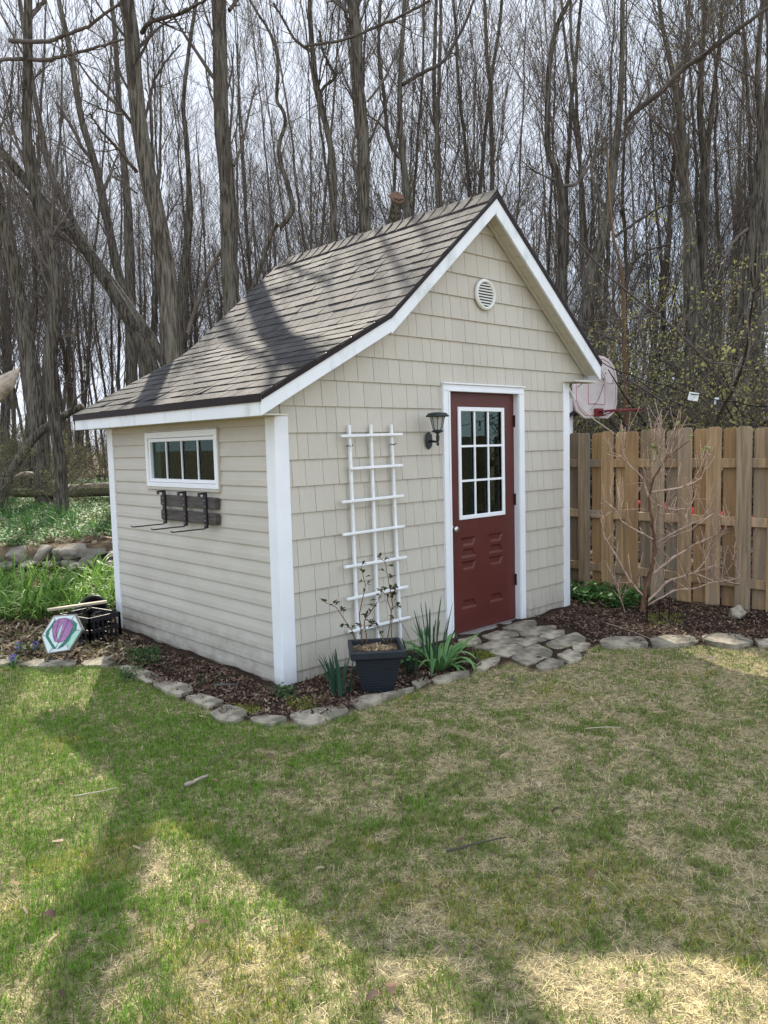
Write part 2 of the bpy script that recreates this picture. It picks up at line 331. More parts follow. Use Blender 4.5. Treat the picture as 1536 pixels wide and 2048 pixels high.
# ------------------------------------------------------------------ ground sheet
def pxpoly(pts, z=0.0): return [tuple(onground(a, b, z)[:2]) for a, b in pts]
EDGE_PX = [(0, 1326), (60, 1330), (150, 1330), (225, 1328), (270, 1352), (335, 1386), (400, 1410), (450, 1440), (540, 1446), (610, 1450),
           (690, 1425), (760, 1405), (840, 1374), (935, 1347), (985, 1332), (1035, 1325), (1075, 1342), (1130, 1330), (1175, 1302),
           (1195, 1292), (1290, 1294), (1400, 1292), (1500, 1294), (1536, 1294)]
edge_w = pxpoly(EDGE_PX)
e0 = Vector(edge_w[0]); e1 = Vector(edge_w[-1])
LAWN = [(-14, 6.5), (-6, 3.9), (-3.2, 2.7)]+edge_w+[(6, -4.4), (14, -10), (300, -220), (300, -390), (-390, -390), (-390, 6.5)]
BED = [(-14, 6.5), (-6, 3.9), (-3.2, 2.7)]+edge_w+[(6, -4.4), (6, -1), (4.32, 0.5), (4.32, 3.4), (-0.8, 3.4), (-3.5, 4.2), (-12, 8)]
def axis(a, b, st, far):
    v = list(np.arange(a, b+1e-6, st)); lo = []; hi = []; s = st
    x = a
    while x > -far: s *= 1.25; x -= s; lo.append(x)
    s = st; x = b
    while x < far: s *= 1.25; x += s; hi.append(x)
    return np.array(lo[::-1]+v+hi)
gx = axis(-4.0, 6.0, 0.06, 400); gy = axis(-5.0, 10.5, 0.06, 400)
GX, GY = np.meshgrid(gx, gy, indexing='ij')
jx = GX+(vnoise(GX, GY, 3, 1)-.5)*.12; jy = GY+(vnoise(GX, GY, 3, 2)-.5)*.12
in_l = poly_in(LAWN, jx, jy); in_b = poly_in(BED, jx, jy) & ~in_l
GZ = terrain(GX, GY)+np.where(in_b, (vnoise(GX, GY, 9, 3)-.3)*.035, 0)+np.where(~in_l & ~in_b, (vnoise(GX, GY, 2, 4)-.5)*.06, 0)
under = (GX > -0.02) & (GX < 3.42) & (GY > -0.02) & (GY < 2.62); GZ = np.where(under, -0.08, GZ)
ni, nj = GX.shape; idx = np.arange(ni*nj).reshape(ni, nj)
GF = np.stack([idx[:-1, :-1], idx[1:, :-1], idx[1:, 1:], idx[:-1, 1:]], -1).reshape(-1, 4)
gcol = np.stack([in_l.astype(float), in_b.astype(float), np.zeros_like(GX)], -1).reshape(-1, 3)
gme = np_mesh('ground', np.stack([GX, GY, GZ], -1).reshape(-1, 3), GF, gcol, True)
gm = bpy.data.materials.new('ground_soil'); gm.use_nodes = True
def ground_nodes():
    N = gm.node_tree.nodes; L = gm.node_tree.links; b = N['Principled BSDF']; b.inputs['Roughness'].default_value = 0.95; b.inputs['Specular IOR Level'].default_value = 0.1
    a = N.new('ShaderNodeAttribute'); a.attribute_name = 'Col'; sp = N.new('ShaderNodeSeparateColor'); L.new(a.outputs['Color'], sp.inputs[0])
    tc = N.new('ShaderNodeTexCoord')
    def ns(sc, c1, c2, lo=.35, hi=.65):
        n = N.new('ShaderNodeTexNoise'); n.inputs['Scale'].default_value = sc; n.inputs['Detail'].default_value = 8; L.new(tc.outputs['Object'], n.inputs['Vector'])
        r = N.new('ShaderNodeMapRange'); r.inputs[1].default_value = lo; r.inputs[2].default_value = hi; L.new(n.outputs['Fac'], r.inputs[0])
        m = N.new('ShaderNodeMix'); m.data_type = 'RGBA'; L.new(r.outputs[0], m.inputs[0]); m.inputs[6].default_value = (*c1, 1); m.inputs[7].default_value = (*c2, 1)
        return m.outputs[2], n.outputs['Fac']
    forest, f1 = ns(7, (0.16, 0.115, 0.07), (0.07, 0.05, 0.032)); lawn, f2 = ns(25, (0.38, 0.31, 0.18), (0.115, 0.10, 0.052)); bed, f3 = ns(35, (0.055, 0.034, 0.024), (0.025, 0.016, 0.012))
    m1 = N.new('ShaderNodeMix'); m1.data_type = 'RGBA'; L.new(sp.outputs[0], m1.inputs[0]); L.new(forest, m1.inputs[6]); L.new(lawn, m1.inputs[7])
    m2 = N.new('ShaderNodeMix'); m2.data_type = 'RGBA'; L.new(sp.outputs[1], m2.inputs[0]); L.new(m1.outputs[2], m2.inputs[6]); L.new(bed, m2.inputs[7])
    L.new(m2.outputs[2], b.inputs['Base Color'])
    bn = N.new('ShaderNodeBump'); bn.inputs['Strength'].default_value = 0.8; bn.inputs['Distance'].default_value = 0.02; L.new(f3, bn.inputs['Height']); L.new(bn.outputs[0], b.inputs['Normal'])
ground_nodes()
tag(link('ground', gme, gm), kind='structure')

# ------------------------------------------------------------------ lawn blades
def frustum_pts(n, s0, s1, margin=0.25, seed=1, power=1.0):
    """random ground points inside the view wedge (plus a margin) between depths s0 and s1"""
    g = np.random.default_rng(seed); s = np.sqrt(g.random(n)*(s1**2-s0**2)+s0**2)
    u = (g.random(n)*2-1)*(s*0.52+margin)
    return CAM.x+FH.x*s+RH.x*u, CAM.y+FH.y*s+RH.y*u
def blades(x, y, z, length, width, bend, flat, az, col, seed=0):
    """curved two-segment blades; flat 0 upright .. 1 lying"""
    n = len(x); dx = np.cos(az); dy = np.sin(az); px, py = -dy, dx
    el0 = np.pi/2*(1-flat); el1 = el0-bend
    h1 = length*.5
    base = np.stack([x, y, z], -1)
    d0 = np.stack([dx*np.cos(el0), dy*np.cos(el0), np.sin(el0)], -1); d1 = np.stack([dx*np.cos(el1), dy*np.cos(el1), np.sin(el1)], -1)
    pv = np.stack([px, py, np.zeros(n)], -1)*(width*.5)[:, None]
    p1 = base+d0*h1[:, None]; p2 = p1+d1*h1[:, None]
    V = np.stack([base-pv, base+pv, p1+pv*.8, p1-pv*.8, p2], 1)
    V[..., 2] = np.maximum(V[..., 2], (z+.002)[:, None])
    i = np.arange(n)[:, None]*5
    tri = np.concatenate([i+np.array([0, 1, 2]), i+np.array([0, 2, 3]), i+np.array([3, 2, 4])])
    return V.reshape(-1, 3), tri, np.repeat(col, 5, 0)
def lawn_green(x, y):
    """how green the turf is: lush beside the left stones, thin and straw-coloured to the right and near the camera"""
    d = np.hypot(x+1.15, (y-0.35)*0.62)
    g = 0.36+0.58*(1-sstep(0.3, 2.3, d))
    g += (vnoise(x, y, 2.6, 21)-.5)*.30+(vnoise(x, y, 8, 22)-.5)*.45+(vnoise(x, y, 0.9, 23)-.5)*.2
    g += 0.22*sstep(-1.2, -2.2, x)-0.09*sstep(-0.6, 0.8, x-.25*y)
    return np.clip(g, 0.04, 1)
def make_lawn():
    Vs = []; Ts = []; Cs = []; off = 0
    for (s0, s1, dens, wmul, seed) in ((1.6, 3.2, 24000, 1.0, 31), (3.2, 4.6, 16000, 1.2, 32), (4.6, 7.5, 9000, 1.5, 33)):
        area = 0.52*(s1**2-s0**2)+2.2*(s1-s0); n = int(area*dens)
        x, y = frustum_pts(n, s0, s1, 1.1, seed); k = poly_in(LAWN, x, y)
        g = np.random.default_rng(seed+50); n = len(x)
        gr = lawn_green(x, y); isg = g.random(n) < np.clip(gr+((vnoise(x, y, 13, 46)-.5)*1.3+(vnoise(x, y, 27, 47)-.5)*.8)*(1-np.abs(gr-.5)), 0, 1)
        yel = (vnoise(x, y, 2.2, 41) > .80) & (vnoise(x, y, 5, 43) > .45) & (g.random(n) < .32)
        thin = g.random(n) < (0.55+0.45*np.where(isg, 1, vnoise(x, y, 6, 44)))
        k &= thin & poly_in(LAWN, x+FH.x*.045, y+FH.y*.045); x, y, gr, isg, yel = x[k], y[k], gr[k], isg[k], yel[k]; n = len(x)
        L = np.where(isg, 0.022+0.018*g.random(n)*(.6+gr), 0.016+0.030*g.random(n)+.03*(g.random(n) < .07))
        fl = np.where(isg, 0.12+.5*g.random(n), 0.62+.36*g.random(n))
        w = np.where(isg, 0.0022, 0.0017)*wmul*(0.7+.6*g.random(n))
        col = np.where(isg[:, None], np.array([0.112, 0.200, 0.026])*(0.3+1.25*g.random((n, 1)))+np.array([0.055, 0.045, 0.0])*g.random((n, 1)),
                       np.array([0.78, 0.66, 0.38])*(0.22+.98*g.random((n, 1))**1.2))
        col = np.where((isg & (gr > .75))[:, None], col*np.array([0.95, 1.15, 0.8]), col)
        col = np.where(yel[:, None], np.array([0.40, 0.36, 0.06])*(0.6+.6*g.random((n, 1))), col)
        V, T, C = blades(x, y, np.full(n, 0.0), L, w, g.random(n)*1.1-.1, fl, g.random(n)*2*np.pi, col)
        Vs.append(V); Ts.append(T+off); Cs.append(C); off += len(V)
    me = np_mesh('lawn_grass', np.concatenate(Vs), np.concatenate(Ts), np.concatenate(Cs))
    tag(link('lawn_grass', me, MT['grass']), 'patchy green and straw coloured lawn in front of the shed', 'grass', kind='stuff')
make_lawn()

# ------------------------------------------------------------------ shed
SW, SD = 3.39, 2.60                       # front width (x) and side depth (y)
OH, YB = 0.17, 2.83                       # front overhang, back end of the roof
PE, PB_, PK, PR = (-.22, 1.955), (.93, 2.567), (2.15, 3.64), (3.72, 2.36)   # roof profile: eave, break, peak, right eave
FD = 0.125                                # fascia depth (vertical)
shed = thing('garden_shed', 'beige vinyl sided garden shed with brown shingled saltbox roof and maroon door', 'shed', (1.7, 1.3, 0))
def roof_z(x):
    for (a, b) in ((PE, PB_), (PB_, PK), (PK, PR)):
        if a[0] <= x <= b[0]: return a[1]+(b[1]-a[1])*(x-a[0])/(b[0]-a[0])
    return PE[1]
def clip(poly, a, b, c):                  # keep a*x+b*z <= c
    out = []; n = len(poly)
    for i in range(n):
        p, q = poly[i], poly[(i+1) % n]; dp = a*p[0]+b*p[1]-c; dq = a*q[0]+b*q[1]-c
        if dp <= 0: out.append(p)
        if (dp < 0 < dq) or (dq < 0 < dp):
            t = dp/(dp-dq); out.append((p[0]+(q[0]-p[0])*t, p[1]+(q[1]-p[1])*t))
    return out
def under_roof(poly, drop=0.10):
    res = []
    for (A, B) in ((PE, PB_), (PB_, PK), (PK, PR)):
        q = clip(poly, -1, 0, -A[0]); q = clip(q, 1, 0, B[0]) if q else q
        if q:
            m = (B[1]-A[1])/(B[0]-A[0]); q = clip(q, -m, 1, A[1]-m*A[0]-drop)
        if q and len(q) > 2: res.append(q)
    return res
DX0, DX1, DZ1 = 1.665, 2.645, 2.06        # door rough opening in the front wall
def minus_door(poly):
    out = []
    q = clip(poly, 1, 0, DX0); out += [q] if len(q) > 2 else []
    q = clip(poly, -1, 0, -DX1); out += [q] if len(q) > 2 else []
    q = clip(clip(poly, -1, 0, -DX0), 1, 0, DX1)
    q = clip(q, 0, -1, -DZ1) if len(q) > 2 else []
    out += [q] if len(q) > 2 else []
    return out
# front wall: sheathing with opening, then courses of moulded shakes
m = MB()
for q in under_roof([(0.0, -.06), (SW, -.06), (SW, 4), (0, 4)], 0.12):
    for r in minus_door(q): m.prism([(x, 0.0, z) for x, z in r], (0, 0.09, 0))
EXP = 0.1825; Z0 = -0.1125; rs = random.Random(5)
for c in range(21):
    z0 = Z0+EXP*c; z1 = z0+EXP+.03; x = 0.05-rs.random()*.12; XR = SW-.03 if z0 < 2.1 else PR[0]-.03
    while x < XR:
        w = rs.choice([.09, .115, .13, .14, .155, .17]); sh = 1+(rs.random()-.5)*.06; th = 0.017+(rs.random()-.5)*.002
        for q in under_roof([(max(x, .03)+.0016, z0 if XR < SW else max(z0, 2.19 if x+w > SW-.03 else z0)), (min(x+w, XR)-.0016, z0 if XR < SW else max(z0, 2.19)), (min(x+w, XR)-.0016, z1), (max(x, .03)+.0016, z1)], 0.105):
            for r in minus_door(q):
                if abs(sum(r[i][0]*r[(i+1) % len(r)][1]-r[(i+1) % len(r)][0]*r[i][1] for i in range(len(r)))) < 2e-5: continue
                f = lambda p: -th+(p[1]-z0)/(EXP+.03)*(th-.0025)
                n = len(r); vs = [(p[0], f(p), p[1]) for p in r]+[(p[0], -.0006, p[1]) for p in r]
                m.add(vs, [tuple(range(n))]+[(i+n, (i+1) % n+n, (i+1) % n, i) for i in range(n)], (sh, sh, sh))
        x += w
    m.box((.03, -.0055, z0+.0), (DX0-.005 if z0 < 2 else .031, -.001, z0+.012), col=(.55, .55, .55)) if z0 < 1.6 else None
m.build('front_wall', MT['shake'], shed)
m = MB()
for q in under_roof([(SW+.0005, 2.1845), (PR[0]-.0195, 2.1845), (PR[0]-.0195, 4), (SW+.0005, 4)], .12)+under_roof([(PE[0]+.0185, 1.8325), (-.0005, 1.8325), (-.0005, 4), (PE[0]+.0185, 4)], .12): m.prism([(x, 0.0, z) for x, z in q], (0, .05, 0))
m.build('eave_return', MT['shake'], shed)
# lap siding walls (left with a window opening, back, right)
def lap_wall(name, a, b, zt, hole=None, n_out=(-1, 0, 0), first=-.1103, exp=0.1043):
    a = Vector(a); b = Vector(b); o = Vector(n_out); m = MB(); L = (b-a).length; t = (b-a)/L
    segs = lambda z: [(0, L)]
    z = first
    while z < zt-.01:
        z2 = min(z+exp, zt)
        spans = [(0, L)]
        if hole and z2 > hole[2]+.005 and z < hole[3]-.005: spans = [(0, hole[0]), (hole[1], L)]
        for (u0, u1) in spans:
            prof = [(.002, z), (.0135, z+.002), (.0145, z+.007), (.0125, z+exp*.42), (.0105, z+exp*.5), (.003, z2)]
            m.sheet([[a+t*u0+o*p+Vector((0, 0, zz)) for p, zz in prof], [a+t*u1+o*p+Vector((0, 0, zz)) for p, zz in prof]])
        z = z2
    inn = -o*0.09
    if hole:
        rects = [(0, L, -.06, hole[2]), (0, L, hole[3], zt), (0, hole[0], hole[2], hole[3]), (hole[1], L, hole[2], hole[3])]
    else: rects = [(0, L, -.06, zt)]
    for (u0, u1, za, zb) in rects:
        m.prism([a+t*u0+Vector((0, 0, za)), a+t*u1+Vector((0, 0, za)), a+t*u1+Vector((0, 0, zb)), a+t*u0+Vector((0, 0, zb))], inn)
    return m.build(name, MT['siding'], shed)
WY0, WY1, WZ0, WZ1 = 0.745, 1.815, 1.355, 1.715
lap_wall('side_wall', (0, 0.09, 0), (0, SD, 0), 1.84, (WY0-.09, WY1-.09, WZ0, WZ1))
lap_wall('side_wall', (SW, 0.09, 0), (SW, SD, 0), 2.19, None, (1, 0, 0))
lap_wall('back_wall', (0.0, SD, 0), (SW, SD, 0), 1.84, None, (0, 1, 0))
m = MB()
for q in under_roof([(0.0, 1.8401), (SW, 1.8401), (SW, 4), (0, 4)], 0.12): m.prism([(x, SD, z) for x, z in q], (0, -0.09, 0))
m.build('back_gable', MT['siding'], shed)
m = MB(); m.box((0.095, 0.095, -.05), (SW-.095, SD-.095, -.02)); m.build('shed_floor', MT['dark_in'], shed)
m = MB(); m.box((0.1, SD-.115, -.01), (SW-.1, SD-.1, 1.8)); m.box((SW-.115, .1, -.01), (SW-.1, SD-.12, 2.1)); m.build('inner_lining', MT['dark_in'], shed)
# corner posts
def corner(x, y, sx, sy, zt, w=.092, w2=.088, zb=-.05):
    m = MB(); t = .022
    m.box((min(x-sx*t, x+sx*w), min(y-sy*t, y), zb), (max(x-sx*t, x+sx*w), max(y-sy*t, y), zt))
    m.box((min(x-sx*t, x), min(y, y+sy*w2), zb), (max(x-sx*t, x), max(y, y+sy*w2), zt))
    m.build('corner_post', MT['trim'], shed, bevel=.0025)
corner(0, 0, 1, 1, 1.822); corner(SW, 0, -1, 1, 2.165, .075); corner(0, SD, 1, -1, 1.822); corner(SW, SD, -1, -1, 2.165)
# roof deck, shingles
m = MB()
for (A, B) in ((PE, PB_), (PB_, PK), (PK, PR)):
    d = Vector((B[0]-A[0], 0, B[1]-A[1])).normalized(); nrm = Vector((-d.z, 0, d.x))
    pts = [Vector((A[0], -OH+.01, A[1])), Vector((B[0], -OH+.01, B[1]))]
    q = [pts[0]-nrm*.012, pts[1]-nrm*.012, pts[1]-nrm*.045-d*0, pts[0]-nrm*.045]
    m.prism(q, (0, YB+OH-.02, 0))
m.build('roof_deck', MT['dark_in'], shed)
def shingles(name, segs, seed):
    """courses laid from the eave up along joined slopes; every tab its own slab with its own tone"""
    rs = random.Random(seed); m = MB()
    path = [Vector((p[0], 0, p[1])) for p in segs]; lens = [(path[i+1]-path[i]).length for i in range(len(path)-1)]; T = sum(lens)
    def pos(s):
        s = max(s, -0.02)
        for i, l in enumerate(lens):
            if s <= l or i == len(lens)-1: return path[i]+(path[i+1]-path[i])*(s/l), (path[i+1]-path[i]).normalized()
            s -= l
    ex = .127; k = 0; s = -0.015; flip = segs[0][0] > segs[-1][0]
    while s < T-.02:
        y = -OH-.02-rs.random()*.2; top = min(s+ex*1.25, T)
        while y < YB:
            w = rs.choice([.10, .12, .15, .17, .2]); y0 = max(y, -OH-.017)+.0022; y1 = min(y+w, YB+.01)-.0022
            if y1-y0 < .02: y += w; continue
            th = .004+rs.random()*.006; ds = (rs.random()-.5)*.005
            v = .66+rs.random()*.60; tint = 1+(rs.random()-.5)*.06
            a, da = pos(s+ds); b, db = pos(top); na = Vector((-da.z, 0, da.x)) if not flip else Vector((da.z, 0, -da.x)); nb = Vector((-db.z, 0, db.x)) if not flip else Vector((db.z, 0, -db.x))
            curl = .012*rs.random() if (k < 2 and rs.random() < .3) else 0
            mid = (y0+y1)/2; rows = []
            P = [a+na*(th+.004), a+na*(th+.004), b+nb*.003, b+nb*.003]
            ys = [y0, y1, y1, y0]
            topv = [Vector((p.x, yy, p.z)) for p, yy in zip(P, ys)]
            topv[0] += na*curl
            lowv = [Vector((p.x, yy, p.z))-na*0.008 for p, yy in zip((a, a), (y0, y1))]
            fs = [(0, 1, 2, 3), (0, 4, 5, 1), (0, 3, 4), (1, 5, 2)]
            m.add(topv+lowv, fs if not flip else [f[::-1] for f in fs], (v*tint, v, v/tint))
            y += w
        k += 1; s += ex
    return m.build(name, MT['roof'], shed)
shingles('roof_shingles', [PE, PB_, PK], 3)
shingles('roof_shingles', [PR, PK], 4)
m = MB(); y = -OH-.012; rs = random.Random(8)
dl = Vector((PB_[0]-PK[0], 0, PB_[1]-PK[1])).normalized(); dr = Vector((PR[0]-PK[0], 0, PR[1]-PK[1])).normalized(); top = Vector((PK[0], 0, PK[1]))
while y < YB-.05:
    v = .75+rs.random()*.4; h0 = .016+rs.random()*.006; h1 = .026+rs.random()*.008; y1 = min(y+.165, YB+.01)
    row = lambda yy, h: [top+dl*.15+Vector((0, yy, .006+h*.6)), top+dl*.05+Vector((0, yy, h+.004)), top+Vector((0, yy, h+.012)), top+dr*.05+Vector((0, yy, h+.004)), top+dr*.15+Vector((0, yy, .006+h*.6))]
    m.sheet([row(y, h1-.002), row(y1, h0)], (v, v*.99, v*.98)); m.sheet([row(y, -.01), row(y, h1-.002)], (v*.5, v*.5, v*.5))
    y += .138
m.build('ridge_cap', MT['roof'], shed)
# rake boards, fascia, drip edge, soffits
def lower(p, d): return (p[0], p[1]-d)
def rake(name, A, B, y0, y1, d0, d1, mt, xa=0, xb=0, bevel=.002):
    m = MB(); m.prism([(A[0]+xa, y0, A[1]-d0), (B[0]+xb, y0, B[1]-d0), (B[0]+xb, y0, B[1]-d1), (A[0]+xa, y0, A[1]-d1)], (0, y1-y0, 0))
    return m.build(name, mt, shed, bevel=bevel)
for (ya, yb) in ((-OH-.004, -OH+.018), (YB-.018, YB+.004)):
    rake('rake_board', PE, PB_, ya, yb, .012, FD+.012, MT['fascia'])
    rake('rake_board', PB_, PK, ya, yb, .012, FD+.028, MT['fascia'])
    rake('rake_board', PK, PR, ya, yb, .012, FD+.05, MT['fascia'])
    s = -1 if ya < 0 else 1
    for A, B in ((PE, PB_), (PB_, PK), (PK, PR)):
        rake('drip_edge', A, B, (ya if s < 0 else yb)+s*.001, (ya if s < 0 else yb)+s*.009, -.006, .038, MT['drip'], bevel=0)
m = MB(); m.box((PE[0]-.004, -OH+.0185, PE[1]-FD-.012), (PE[0]+.018, YB-.0185, PE[1]-.012)); m.build('eave_fascia', MT['fascia'], shed, bevel=.002)
m = MB(); m.box((PR[0]-.018, -OH+.0185, PR[1]-FD-.05), (PR[0]+.004, YB-.0185, PR[1]-.012)); m.build('eave_fascia', MT['fascia'], shed, bevel=.002)
m = MB(); m.box((PE[0]-.017, -OH-.008, PE[1]-.050), (PE[0]-.0045, YB+.008, PE[1]-.001)); m.build('drip_edge', MT['drip'], shed)
m = MB(); m.box((PR[0]+.0045, -OH-.008, PR[1]-.034), (PR[0]+.013, YB+.008, PR[1]-.003)); m.build('drip_edge', MT['drip'], shed)
m = MB(); m.box((PE[0]+.018, -OH+.0185, 1.8235), (-.0005, YB-.0185, 1.832)); m.build('eave_soffit', MT['soffit'], shed)
m = MB(); m.box((SW+.0005, -OH+.0185, 2.176), (PR[0]-.0185, YB-.0185, 2.184)); m.box((SW-.08, -OH+.0185, 2.1665), (PR[0]-.0185, -.0195, 2.1755)); m.build('eave_soffit', MT['soffit'], shed)
def rake_soffit(A, B, d, name='rake_soffit'):
    m = MB(); D = Vector((B[0]-A[0], 0, B[1]-A[1])); L = D.length; D /= L; n = Vector((-D.z, 0, D.x))
    if n.z < 0: n = -n
    a = Vector((A[0], 0, A[1]-d)); s = 0
    while s < L-.02:
        e = min(s+.118, L); h = .006
        for s0, s1, off in ((s, s+.008, .0035), (s+.008, e, 0)):
            m.prism([a+D*s0+n*off+Vector((0, -OH+.0185, 0)), a+D*min(s1, L)+n*off+Vector((0, -OH+.0185, 0)), a+D*min(s1, L)+n*h+Vector((0, -OH+.0185, 0)), a+D*s0+n*h+Vector((0, -OH+.0185, 0))], (0, OH-.0195, 0))
        s = e
    m.build(name, MT['soffit'], shed)
    m2 = MB(); m2.prism([a+D*0+Vector((0, -.045, -.001)), a+D*L+Vector((0, -.045, -.001)), a+D*L+Vector((0, -.045, -.02)), a+Vector((0, -.045, -.02))], (0, .024, 0)); m2.build('soffit_trim', MT['soffit'], shed)
rake_soffit(PE, PB_, FD-.02); rake_soffit(PB_, PK, FD); rake_soffit(PK, (PR[0]-.02, PR[1]+.0163), FD+.01)
# gable vent
vc = Vector((2.165, -.018, 2.853)); m = MB(); NV = (0, -1, 0)
ring = []
for r, d in ((.100, 0), (.128, 0), (.131, .008), (.126, .022), (.112, .028), (.103, .024), (.100, .004)): ring.append((r, d))
def ring_lathe(m, c, prof, n, axis):
    c = Vector(c); q = Vector((0, 0, 1)).rotation_difference(Vector(axis)); vs = []
    for r, z in prof: vs += [c+q@Vector((r*math.cos(2*math.pi*k/n), r*math.sin(2*math.pi*k/n), z)) for k in range(n)]
    M_ = len(prof); m.add(vs, [(i*n+k, i*n+(k+1) % n, ((i+1) % M_)*n+(k+1) % n, ((i+1) % M_)*n+k) for i in range(M_) for k in range(n)])
ring_lathe(m, vc, ring, 36, NV); gv = m.build('gable_vent', MT['offwhite'], shed, smooth=True)
m = MB(); m.lathe(vc, [(.101, 0), (.101, .004)], 28, NV); m.build('vent_backing', MT['dark_in'], gv)
m = MB()
for k in range(8):
    z = -.082+k*.0234; hw = math.sqrt(max(.0, .1**2-z*z))
    if hw > .03: m.beam(vc+Vector((-hw, -.012, z)), vc+Vector((hw, -.012, z)), .017, .005, up=(0, -.8, .75))
m.build('vent_louvre', MT['offwhite'], gv)
# door frame and door
DL, DR_, DT, DB, DY = 1.700, 2.600, 2.035, 0.012, 0.022
m = MB()
for (x0, x1) in ((1.617, 1.700), (2.600, 2.683)):
    m.box((x0, -.036, -.03), (x1, -.0005, 2.035)); xi = x0+.05 if x0 < 2 else x0; m.box((xi+.006 if x0 < 2 else x0+.004, -.042, -.03), (xi+.027 if x0 < 2 else x0+.027, -.0365, 2.03))
m.box((1.617, -.036, 2.0355), (2.683, -.0005, 2.092)); m.box((1.655, -.042, 2.0365), (2.645, -.0365, 2.056)); m.box((1.61, -.05, 2.0925), (2.69, -.0005, 2.104))
m.build('door_casing', MT['trim'], shed, bevel=.002)
m = MB(); m.box((DX0-.0005, .0005, -.03), (DL-.001, .11, 2.058)); m.box((DR_+.001, .0005, -.03), (DX1+.0005, .11, 2.058)); m.box((DL, .0005, DT+.002), (DR_, .11, 2.058)); m.build('door_jamb', MT['trim'], shed)
m = MB(); m.box((DL-.02, -.05, -.035), (DR_+.02, .1, 0.008)); m.build('door_threshold', mat('aluminium_threshold', (.42, .41, .39), (.3, .29, .27), 20, .45, metal=.5), shed, bevel=.003)
GX0, GX1, GZ0, GZ1 = 1.842, 2.452, 0.972, 1.915      # outer edge of the glazing frame
# door leaf: front skin is a height field carrying the pressed panels, with the glazing opening left out
st = .0075; xs = np.linspace(DL+.003, DR_-.003, 220); zs = np.linspace(DB, DT-.003, 500)
XX, ZZ = np.meshgrid(xs, zs, indexing='ij'); DD = np.zeros_like(XX)
def press(cx, cz, wt, wb, h):            # recessed trapezoid groove: dark upper flank, light lower flank
    global DD
    t = (cz+h/2-ZZ)/h; half = (wt+(wb-wt)*t)/2; inz = (t > 0) & (t < 1); e = np.clip((half-np.abs(XX-cx))/.009, 0, 1)
    prof = np.clip(np.minimum(t/.20, (1-t)/.24), 0, 1)
    DD = np.maximum(DD, np.where(inz, prof*e, 0))
for cx in (1.958, 2.325):
    press(cx, .782, .20, .13, .072); press(cx, .682, .13, .20, .072); press(cx, .578, .20, .13, .072); press(cx, .245, .13, .20, .072)
V = np.stack([XX, DY+DD*.012, ZZ], -1); ix = np.arange(XX.size).reshape(XX.shape)
Fq = np.stack([ix[:-1, :-1], ix[1:, :-1], ix[1:, 1:], ix[:-1, 1:]], -1)
cxm = (xs[:-1]+xs[1:])/2; czm = (zs[:-1]+zs[1:])/2
keep = ~((cxm[:, None] > GX0+.02) & (cxm[:, None] < GX1-.02) & (czm[None] > GZ0+.02) & (czm[None] < GZ1-.02))
dme = np_mesh('door', V.reshape(-1, 3)-np.array(ORG[shed.name]), Fq[keep], None, True); door = link('door', dme, MT['door'], shed)
m = MB()
m.box((DL+.003, DY+.014, DB), (GX0+.02, DY+.042, DT-.003)); m.box((GX1-.02, DY+.014, DB), (DR_-.003, DY+.042, DT-.003))
m.box((GX0+.02, DY+.014, DB), (GX1-.02, DY+.042, GZ0+.02)); m.box((GX0+.02, DY+.014, GZ1-.02), (GX1-.02, DY+.042, DT-.003)); m.build('door_core', MT['door'], door)
m = MB(); b0 = .036
m.box((GX0, DY-.014, GZ0), (GX0+b0, DY+.002, GZ1)); m.box((GX1-b0, DY-.014, GZ0), (GX1, DY+.002, GZ1))
m.box((GX0+b0, DY-.014, GZ0), (GX1-b0, DY+.002, GZ0+b0)); m.box((GX0+b0, DY-.014, GZ1-b0), (GX1-b0, DY+.002, GZ1))
m.build('glazing_frame', MT['white'], door, bevel=.004)
m = MB()
iw, ih = GX1-GX0-2*b0, GZ1-GZ0-2*b0
for k in (1, 2): m.box((GX0+b0+iw*k/3-.009, DY-.006, GZ0+b0), (GX0+b0+iw*k/3+.009, DY+.004, GZ1-b0))
for k in (1, 2): m.box((GX0+b0, DY-.0075, GZ0+b0+ih*k/3-.009), (GX1-b0, DY+.0045, GZ0+b0+ih*k/3+.009))
m.build('muntin', MT['white'], door)
m = MB(); m.box((GX0+.02, DY+.008, GZ0+.02), (GX1-.02, DY+.012, GZ1-.02)); m.build('pane', MT['glass'], door)
m = MB(); kc = Vector((1.752, DY, .905))
m.lathe(kc, [(.030, 0), (.033, .004), (.031, .009), (.014, .012), (.012, .03), (.022, .036), (.028, .046), (.028, .056), (.022, .064), (.008, .066)], 24, NV); m.build('door_knob', MT['nickel'], door, smooth=True)
for zc, mt in ((1.80, 'darkmetal'), (1.10, 'darkmetal'), (.37, 'darkmetal')):
    m = MB(); m.box((DR_-.012, DY-.010, zc-.05), (DR_+.004, DY+.006, zc+.05)); m.tube([(DR_-.002, DY-.012, zc-.052), (DR_-.002, DY-.012, zc+.052)], .006, 8); m.build('hinge', MT[mt], door)
